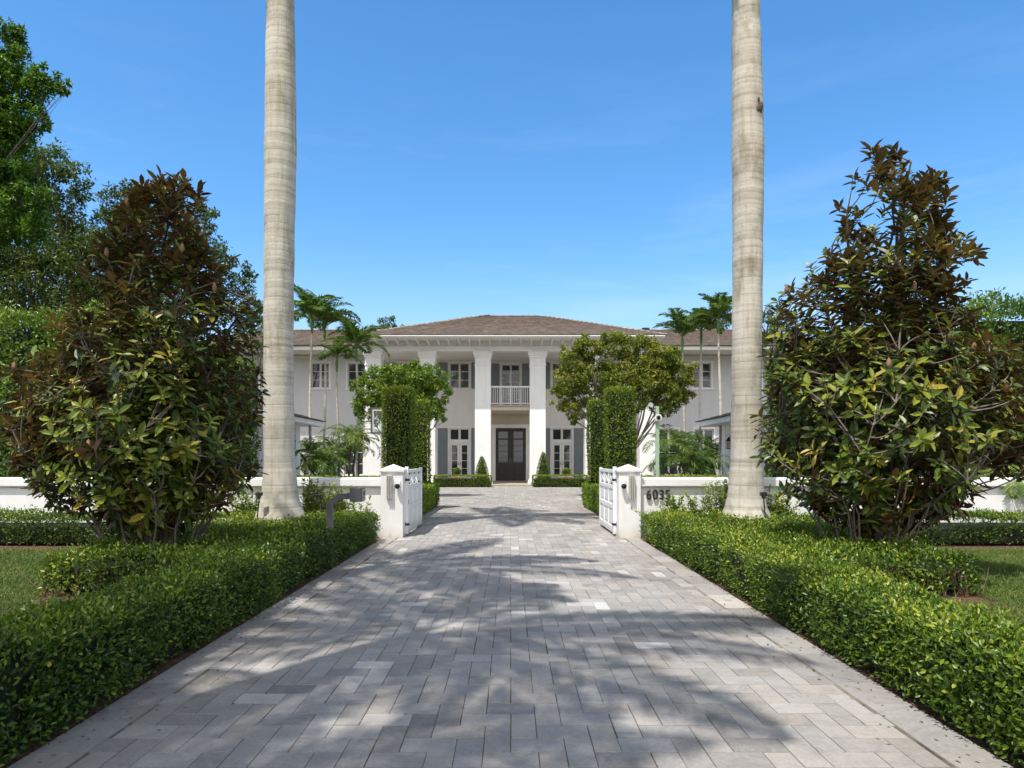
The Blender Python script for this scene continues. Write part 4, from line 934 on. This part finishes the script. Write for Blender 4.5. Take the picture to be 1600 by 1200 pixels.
def outbuilding(s):
    root=empty('outbuilding',(s*11.5,26,0),{-1:'low white outbuilding with shingled roof and lantern behind the wall, intercom side',1:'low white outbuilding with shingled roof and lantern behind the wall, house number side'}[s],'outbuilding','low white outbuildings')
    xi=9.28; xo=16.0; y0=22.5; y1=30
    mb=MB(); x0,x1=mx(s,xi,xo); mb.box(x0,x1,y0,y1,-.05,2.86,'white_stucco'); 
    # pilaster strip on the corner
    a,b=mx(s,xi-.025,xi+.3); mb.bbox(a,b,y1-.55,y1+.025,0,2.86,'white_stucco',.01); part(mb,'wall',root)
    mb=MB(); ex=8.35; e0,e1=mx(s,ex,16.9); mb.bbox(e0,e1,21.6,30.6,2.86,3.08,'white_trim',.01); part(mb,'eave',root)
    mb=MB(); ex2=8.27; rx=12.6; z=3.082; rz=4.25
    inn=(s*ex2,21.5,z); inf=(s*ex2,30.7,z); out=(s*17,21.5,z); ouf=(s*17,30.7,z); r0=(s*rx,25.5,rz); r1=(s*rx,26.8,rz)
    if s<0:
        tile_plane(mb,inf,inn,r0,r1); tile_plane(mb,out,ouf,r1,r0)
    else:
        tile_plane(mb,inn,inf,r1,r0); tile_plane(mb,ouf,out,r0,r1)
    tile_plane(mb,(min(inn[0],out[0]),21.5,z),(max(inn[0],out[0]),21.5,z),r0,r0); tile_plane(mb,(max(inn[0],out[0]),30.7,z),(min(inn[0],out[0]),30.7,z),r1,r1)
    part(mb,'roof',root)
    # lantern on the inner wall
    Yl=28.6; lx=s*(xi-.16); lz=PZ(693,Yl)
    mb=MB(); 
    for dx in (-.07,.07):
        for dy in (-.07,.07): mb.tube([(lx+dx,Yl+dy,lz-.20),(lx+dx*1.2,Yl+dy*1.2,lz+.10)],.009,'dark_metal',n=5)
    mb.sqlathe([(.075,lz-.23),(.085,lz-.2),(.06,lz-.2)],'dark_metal',(lx,Yl)); mb.sqlathe([(.105,lz+.10),(.10,lz+.12),(.03,lz+.24),(.02,lz+.28)],'copper',(lx,Yl))
    th=np.linspace(-.5,math.pi+.3,12); mb.tube([(lx+s*.0+.085*math.cos(t)*1,Yl,lz+.30+.09*math.sin(t)) for t in th],.008,'dark_metal',n=5); a,b=sorted((lx,s*xi)); mb.bbox(a,b,Yl-.02,Yl+.02,lz+.25,lz+.28,'dark_metal',.003)
    o=part(mb,'lantern',root)
    mb=MB(); mb.sqlathe([(.055,lz-.195),(.07,lz+.09)],'flame_glass',(lx,Yl)); part(mb,'lamp_glass',root)
outbuilding(-1); outbuilding(1)

# ------------------------------------------------------------------ the house
house=empty('house',(0,42,0),'two-storey white house with square portico columns, grey shutters and brown shingled hip roofs','house')
YW=42.0; YC=38.0; YF=37.9
def hp(name,fn,lab=None,parent=None):
    mb=MB(); fn(mb); o=part(mb,name,parent or house); 
    if lab: o['label']=lab
    return o
# walls with real openings: build wall as grid of boxes round openings
def wall_with_holes(mb,x0,x1,y0,y1,z0,z1,holes,mat):
    xs=sorted({x0,x1,*[h[0] for h in holes],*[h[1] for h in holes]}); xs=[x for x in xs if x0<=x<=x1]
    for a,b in zip(xs[:-1],xs[1:]):
        zz=[(h[2],h[3]) for h in holes if h[0]<=a+1e-6 and h[1]>=b-1e-6]; zz.sort(); z=z0
        for p,q in zz:
            if p>z: mb.box(a,b,y0,y1,z,p,mat)
            z=max(z,q)
        if z<z1: mb.box(a,b,y0,y1,z,z1,mat)
bay=[-6.35,-3.15,3.15,6.35]
upz=(5.77,7.33); upc_z=(4.55,7.28)
holes=[(x-.6,x+.6,*upz) for x in bay]+[(-.56,.56,4.47,7.25)]
gz=(.05,3.30); holes+=[(x-.6,x+.6,*gz) for x in bay]+[(-.93,.93,.08,3.33)]
hp('wall',lambda mb: (wall_with_holes(mb,-7.7,7.7,YW,YW+.3,-.05,7.96,holes,'wall_stucco'),
    mb.box(-7.7,-7.4,YW+.301,48,-.05,7.9,'wall_stucco'), mb.box(7.4,7.7,YW+.301,48,-.05,7.9,'wall_stucco'), mb.box(-7.39,7.39,47.7,48,-.05,7.9,'wall_stucco')))
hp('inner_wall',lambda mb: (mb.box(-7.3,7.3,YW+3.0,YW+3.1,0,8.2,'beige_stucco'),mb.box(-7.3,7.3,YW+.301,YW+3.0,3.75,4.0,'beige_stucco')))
def window(cx,z0,z1,w,y,parent,rows,cols=2,sill=True,mat='window_glass',casement=True,fr='white_trim'):
    x0,x1=cx-w/2,cx+w/2; mb=MB(); t=.055
    mb.bbox(x0-.11,x0,y-.03,y+.12,z0-(0.0),z1,fr,.006); mb.bbox(x1,x1+.11,y-.03,y+.12,z0,z1,fr,.006); mb.bbox(x0-.14,x1+.14,y-.045,y+.12,z1,z1+.12,fr,.006)
    win=_part(mb,'window',parent)
    mb=MB(); m=(x0+x1)/2
    for a,b in ((x0,m-.004),(m+.004,x1)):
        s_=t
        mb.bbox(a,a+s_,y+.06,y+.11,z0,z1,fr,.004); mb.bbox(b-s_,b,y+.06,y+.11,z0,z1,fr,.004)
        mb.bbox(a+s_,b-s_,y+.061,y+.109,z0,z0+s_*1.3,fr,.004); mb.bbox(a+s_,b-s_,y+.061,y+.109,z1-s_,z1,fr,.004)
        for r in range(1,rows):
            z=z0+(z1-z0)*r/rows; mb.bbox(a+s_,b-s_,y+.068,y+.10,z-.014,z+.014,fr,.003)
    f=_part(mb,'frame',win)
    mb=MB(); mb.box(x0+.002,x1-.002,y+.082,y+.088,z0+.002,z1-.002,mat); _part(mb,'pane',win)
    if sill:
        mb=MB(); mb.bbox(x0-.16,x1+.16,y-.08,y+.10,z0-.09,z0-.001,fr,.008); _part(mb,'sill',win)
    return win
def shutter(x0,x1,z0,z1,y,parent):
    mb=MB(); mb.box(x0,x1,y-.03,y,z0,z1,'shutter_paint'); n=max(3,int((x1-x0)/.11)); w=(x1-x0)/n
    for i in range(n): mb.bbox(x0+i*w+.004,x0+(i+1)*w-.004,y-.045,y-.029,z0,z1,'shutter_paint',.004)
    return _part(mb,'shutter',parent)
for x in bay:
    window(x,*upz,1.2,YW,house,3)
    for sg in (-1,1):
        a,b=sorted((x+sg*.73,x+sg*1.33)); shutter(a,b,upz[0]-.02,upz[1]+.03,YW,house); shutter(a,b,.3,3.33,YW,house)
    # glazed french doors with transom
    mb=MB(); mb.bbox(x-.71,x-.6,YW-.03,YW+.12,.05,3.3,'white_trim',.005); mb.bbox(x+.6,x+.71,YW-.03,YW+.12,.05,3.3,'white_trim',.005); mb.bbox(x-.74,x+.74,YW-.05,YW+.12,3.3,3.46,'white_trim',.006)
    mb.bbox(x-.6,x+.6,YW-.01,YW+.12,2.42,2.58,'white_trim',.004); fd=_part(mb,'french_door',house)
    mb=MB()
    for sg in (-1,1):
        a,b=sorted((x+sg*.006,x+sg*.6)); st=.13
        mb.bbox(a,a+st,YW+.05,YW+.10,.06,2.42,'white_trim',.004); mb.bbox(b-st,b,YW+.05,YW+.10,.06,2.42,'white_trim',.004); mb.bbox(a+st,b-st,YW+.051,YW+.099,.06,.38,'white_trim',.004); mb.bbox(a+st,b-st,YW+.051,YW+.099,2.28,2.42,'white_trim',.004)
        for r in range(1,4): z=.38+1.9*r/4; mb.bbox(a+st,b-st,YW+.058,YW+.09,z-.014,z+.014,'white_trim',.003)
        mb.bbox(a,a+.06,YW+.05,YW+.10,2.58,3.3,'white_trim',.004); mb.bbox(b-.06,b,YW+.05,YW+.10,2.58,3.3,'white_trim',.004); mb.bbox(a+.06,b-.06,YW+.051,YW+.099,2.58,2.64,'white_trim',.004); mb.bbox(a+.06,b-.06,YW+.051,YW+.099,3.24,3.3,'white_trim',.004)
    _part(mb,'frame',fd)
    mb=MB(); mb.box(x-.598,x+.598,YW+.072,YW+.078,.1,2.41,'window_glass'); mb.box(x-.598,x+.598,YW+.072,YW+.078,2.59,3.29,'window_glass'); _part(mb,'pane',fd)
    mb=MB()
    for sg in (-1,1): mb.bbox(x+sg*.07-.012,x+sg*.07+.012,YW+.02,YW+.05,1.05,1.25,'dark_metal',.003)
    _part(mb,'handle',fd)
# centre upper french door
w_=window(0,4.55,7.25,1.12,YW,house,5,sill=False); w_.name='balcony_door'
for sg in (-1,1):
    a,b=sorted((sg*.69,sg*1.29)); shutter(a,b,4.5,7.3,YW,house)
# main entrance
mb=MB(); mb.bbox(-1.13,-.93,YW-.06,YW+.12,.08,3.33,'white_trim',.008); mb.bbox(.93,1.13,YW-.06,YW+.12,.08,3.33,'white_trim',.008); mb.bbox(-1.16,1.16,YW-.075,YW+.12,3.33,3.56,'white_trim',.01); part(mb,'door_surround',house)
for sg in (-1,1):
    a,b=sorted((sg*.006,sg*.925)); mb=MB(); y=YW+.05; D='door_wood'
    mb.bbox(a,a+.17,y,y+.06,.10,3.32,D,.005); mb.bbox(b-.17,b,y,y+.06,.10,3.32,D,.005)
    for z0,z1 in ((.10,.40),(1.0,1.18),(2.62,2.70),(3.12,3.32)): mb.bbox(a+.17,b-.17,y+.002,y+.058,z0,z1,D,.005)
    mb.bbox(a+.17,b-.17,y+.03,y+.05,.40,1.0,D,.004); mb.bbox(a+.25,b-.25,y+.012,y+.031,.48,.92,D,.012)
    for r in (1,2,3): z=1.18+1.44*r/4; mb.bbox(a+.17,b-.17,y+.02,y+.045,z-.008,z+.008,D,.003)
    dr=_part(mb,'front_door',house)
    mb=MB(); mb.box(a+.172,b-.172,y+.030,y+.036,1.182,2.618,'door_glass'); mb.box(a+.172,b-.172,y+.030,y+.036,2.702,3.118,'door_glass'); _part(mb,'pane',dr)
    mb=MB(); xx=sg*.07; mb.tube([(xx,y-.03,1.15),(xx,y-.05,1.3),(xx,y-.03,1.45)],.011,'steel',n=6); _part(mb,'handle',dr)
hp('threshold',lambda mb:(mb.bbox(-1.15,1.15,YW-.45,YW+.2,.0,.09,'stone_step',.01)))
# portico floor
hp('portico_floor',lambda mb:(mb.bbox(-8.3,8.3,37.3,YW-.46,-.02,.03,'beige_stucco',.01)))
# columns
cxs=[-7.66,-4.64,-1.55,1.50,4.58,7.60]
for x in cxs:
    mb=MB(); hw=.445
    prof=[(.52,.0),(.54,.03),(.54,.13),(.52,.17),(.50,.19),(.50,.23),(.47,.28),(hw,.34)]+[(hw-.01*t,.34+6.3*t) for t in (.25,.5,.75,1)]+[(hw-.01,6.62),(hw+.025,6.64),(hw+.025,6.69),(hw-.01,6.71),(hw-.01,7.05),(hw+.03,7.08),(hw+.03,7.16),(hw+.08,7.20),(hw+.09,7.36),(hw+.08,7.419)]
    # three-stage shaft: turned base is rounded, shaft square
    mb.sqlathe(prof,'white_stucco',(x,38.35)); o=part(mb,'column',house)
# beam, frieze, soffit, ceiling
hp('beam',lambda mb:(mb.bbox(-8.05,8.05,37.92,38.72,7.42,7.969,'white_trim',.01), mb.bbox(-8.08,8.08,37.87,37.92,7.66,7.70,'white_trim',.01)))
hp('portico_ceiling',lambda mb:(mb.bbox(-7.7,7.7,38.73,YW-.001,7.50,7.6,'wall_stucco',.005)))
# eave
YE=36.45; EX=8.22
mb=MB(); mb.bbox(-EX,EX,YE,YE+.05,7.90,8.04,'white_trim',.006); mb.bbox(-EX,-EX+.05,YE+.051,48.6,7.90,8.04,'white_trim',.006); mb.bbox(EX-.05,EX,YE+.051,48.6,7.90,8.04,'white_trim',.006); part(mb,'fascia',house)
mb=MB(); mb.tube([(-EX-.02,YE-.06,7.99),(EX+.02,YE-.06,7.99)],.055,'white_trim',n=8); part(mb,'gutter',house)
mb=MB(); mb.box(-EX+.05,EX-.05,YE+.05,37.92,7.97,8.01,'wall_stucco'); mb.box(-EX+.05,-7.701,37.921,48.5,7.97,8.01,'wall_stucco'); mb.box(7.701,EX-.05,37.921,48.5,7.97,8.01,'wall_stucco'); part(mb,'soffit',house)
n=29
for i in range(n):
    x=-7.9+15.8*i/(n-1); mb=MB(); V=[(x-.035,YE+.09,7.968),(x+.035,YE+.09,7.968),(x+.035,37.915,7.968),(x-.035,37.915,7.968),(x-.035,YE+.09,7.87),(x+.035,YE+.09,7.87),(x+.035,YE+.25,7.82),(x-.035,YE+.25,7.82),(x+.035,37.915,7.73),(x-.035,37.915,7.73)]
    mb.add(V,[[0,1,5,4],[4,5,6,7],[7,6,8,9]],'white_trim'); mb.add(V,[[0,4,7,9,3],[1,2,8,6,5]],'white_trim'); part(mb,'rafter_tail',house)
# main hip roof
E0=8.36; ze=8.04; RY=42.9; zr=PZ(494,42.9)
mb=MB()
A=(-E0,YE-.12,ze);B=(E0,YE-.12,ze);C_=(2.0,RY,zr);D_=(-2.0,RY,zr); A2=(-E0,49,ze);B2=(E0,49,ze)
tile_plane(mb,A,B,C_,D_,.31,.27,.045); tile_plane(mb,A2,A,D_,D_,.4,.4); tile_plane(mb,B,B2,C_,C_,.4,.4); tile_plane(mb,B2,A2,D_,C_,.5,.5)
# hip and ridge caps
def caps(mb,P0,P1,st=.38):
    P0=np.array(P0,float);P1=np.array(P1,float); d=P1-P0; Ln=np.linalg.norm(d); k=int(Ln/st); u=d/Ln; sd=norm(np.cross(u,[0,0,1]))
    for i in range(k):
        a=P0+u*i*st; b=P0+u*(i+1.1)*st; h0=.085; h1=.05; t=float(np.clip(R.normal(.5,.22),0,1)); z=np.array([0,0,1.])
        V=[a-sd*.14,a+z*h0,a+sd*.14,b-sd*.12,b+z*h1,b+sd*.12]; mb.add(V,[[0,1,4,3],[1,2,5,4]],'roof_tile',t); mb.add(V[:3],[[0,1,2]],'roof_tile',.1)
caps(mb,A,D_); caps(mb,B,C_); caps(mb,D_,C_); caps(mb,(-1.3,RY,zr+.05),(-2.0,RY,zr+.02)); part(mb,'roof',house)
# wings
for s in (-1,1):
    xi,xo=7.701,18.5; x0,x1=mx(s,xi,xo); 
    upx=[PX(500.5,43),PX(557.5,43)] if s<0 else [PX(1097,43),PX(1040,43)]
    far=[s*15.2]; hl=[(x-.56,x+.56,5.88,7.48) for x in upx+far]; gx=[PX(553,43)] if s<0 else [PX(1045,43),PX(1100,43)]
    gl_=[(x-.6,x+.6,.4,3.3) for x in gx]
    mb=MB(); wall_with_holes(mb,x0,x1,43.0,43.3,-.05,7.985,sorted(hl+gl_),'wing_stucco'); a,b=mx(s,xo-.3,xo); mb.box(a,b,43.301,50,-.05,8.3,'wing_stucco'); part(mb,'wing_wall',house)
    mb=MB(); a,b=mx(s,xi,xo-.31); mb.box(a,b,45.5,45.6,0,8.2,'beige_stucco'); part(mb,'inner_wall',house)
    for x in upx+far: window(x,5.88,7.48,1.12,43.0,house,3)
    for x in gx: window(x,.4,3.3,1.2,43.0,house,4)
    a,b=mx(s,xi,xo+1.1)
    mb=MB(); mb.bbox(a,b,40.9,40.96,7.97,8.20,'white_trim',.008); part(mb,'fascia',house)
    mb=MB(); mb.box(a,b,40.961,43.0,7.99,8.04,'wall_stucco'); part(mb,'soffit',house)
    mb=MB(); mb.bbox(x0,x1,42.93,42.999,7.75,7.95,'wing_stucco',.01); part(mb,'frieze',house)
    zz=8.21; zr2=PZ(516,46.8); 
    mb=MB()
    e=(s*7.0,40.8,zz); f=(s*19.8,40.8,zz); g=(s*16.5,46.8,zr2); h=(s*7.0,46.8,zr2); f2=(s*19.8,52,zz); e2=(s*7.0,52,zz)
    if s<0: tile_plane(mb,f,e,h,g,.3,.3,.045); tile_plane(mb,f2,f,g,g,.5,.5); tile_plane(mb,e2,f2,g,h,.5,.5)
    else: tile_plane(mb,e,f,g,h,.3,.3,.045); tile_plane(mb,f,f2,g,g,.5,.5); tile_plane(mb,f2,e2,h,g,.5,.5)
    caps(mb,h,g); caps(mb,f,g); part(mb,'roof',house)
x=PX(1008,46.8); hp('chimney',lambda mb:(mb.bbox(x-.25,x+.25,46.5,47.0,9.6,PZ(513,46.8),'dark_metal',.02)))
# balcony
hp('balcony_slab',lambda mb:(mb.bbox(-1.18,1.13,38.06,YW-.001,4.15,4.42,'beige_stucco',.01), mb.bbox(-1.18,1.13,37.98,38.06,4.36,4.44,'stone_step',.01)))
def rail(mb):
    for z0,z1 in ((5.42,5.50),(4.50,4.55)): mb.bbox(-1.16,1.11,38.10,38.16,z0,z1,'grey_white_paint',.005)
    for i in range(19):
        x=-1.10+2.15*i/18; w=.014 if i!=9 else .03; mb.bbox(x-w,x+w,38.115,38.145,4.55,5.42,'grey_white_paint',.003)
hp('railing',rail)
# low surround wall strip above balcony/door: beige panel
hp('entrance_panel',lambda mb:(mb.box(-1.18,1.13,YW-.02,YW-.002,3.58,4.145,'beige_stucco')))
for s in (-1,1):  # hose bib / uplights near the portico
    Yb=37.2; x=s*1.15-.02
    root=empty('uplight',(x,Yb,0),{-1:'small white uplight at the foot of the door-side column, shorter cone side',1:'small white uplight at the foot of the door-side column, taller cone side'}[s],'uplight','portico uplights')
    mb=MB(); mb.tube([(x,Yb,.03),(x,Yb,.10)],.035,'plastic_white',n=8); part(mb,'stem',root)
    mb=MB(); mb.tube([(x,Yb-.03,.12),(x,Yb+.06,.24)],[.05,.08],'plastic_white',n=12); part(mb,'lamp_head',root)
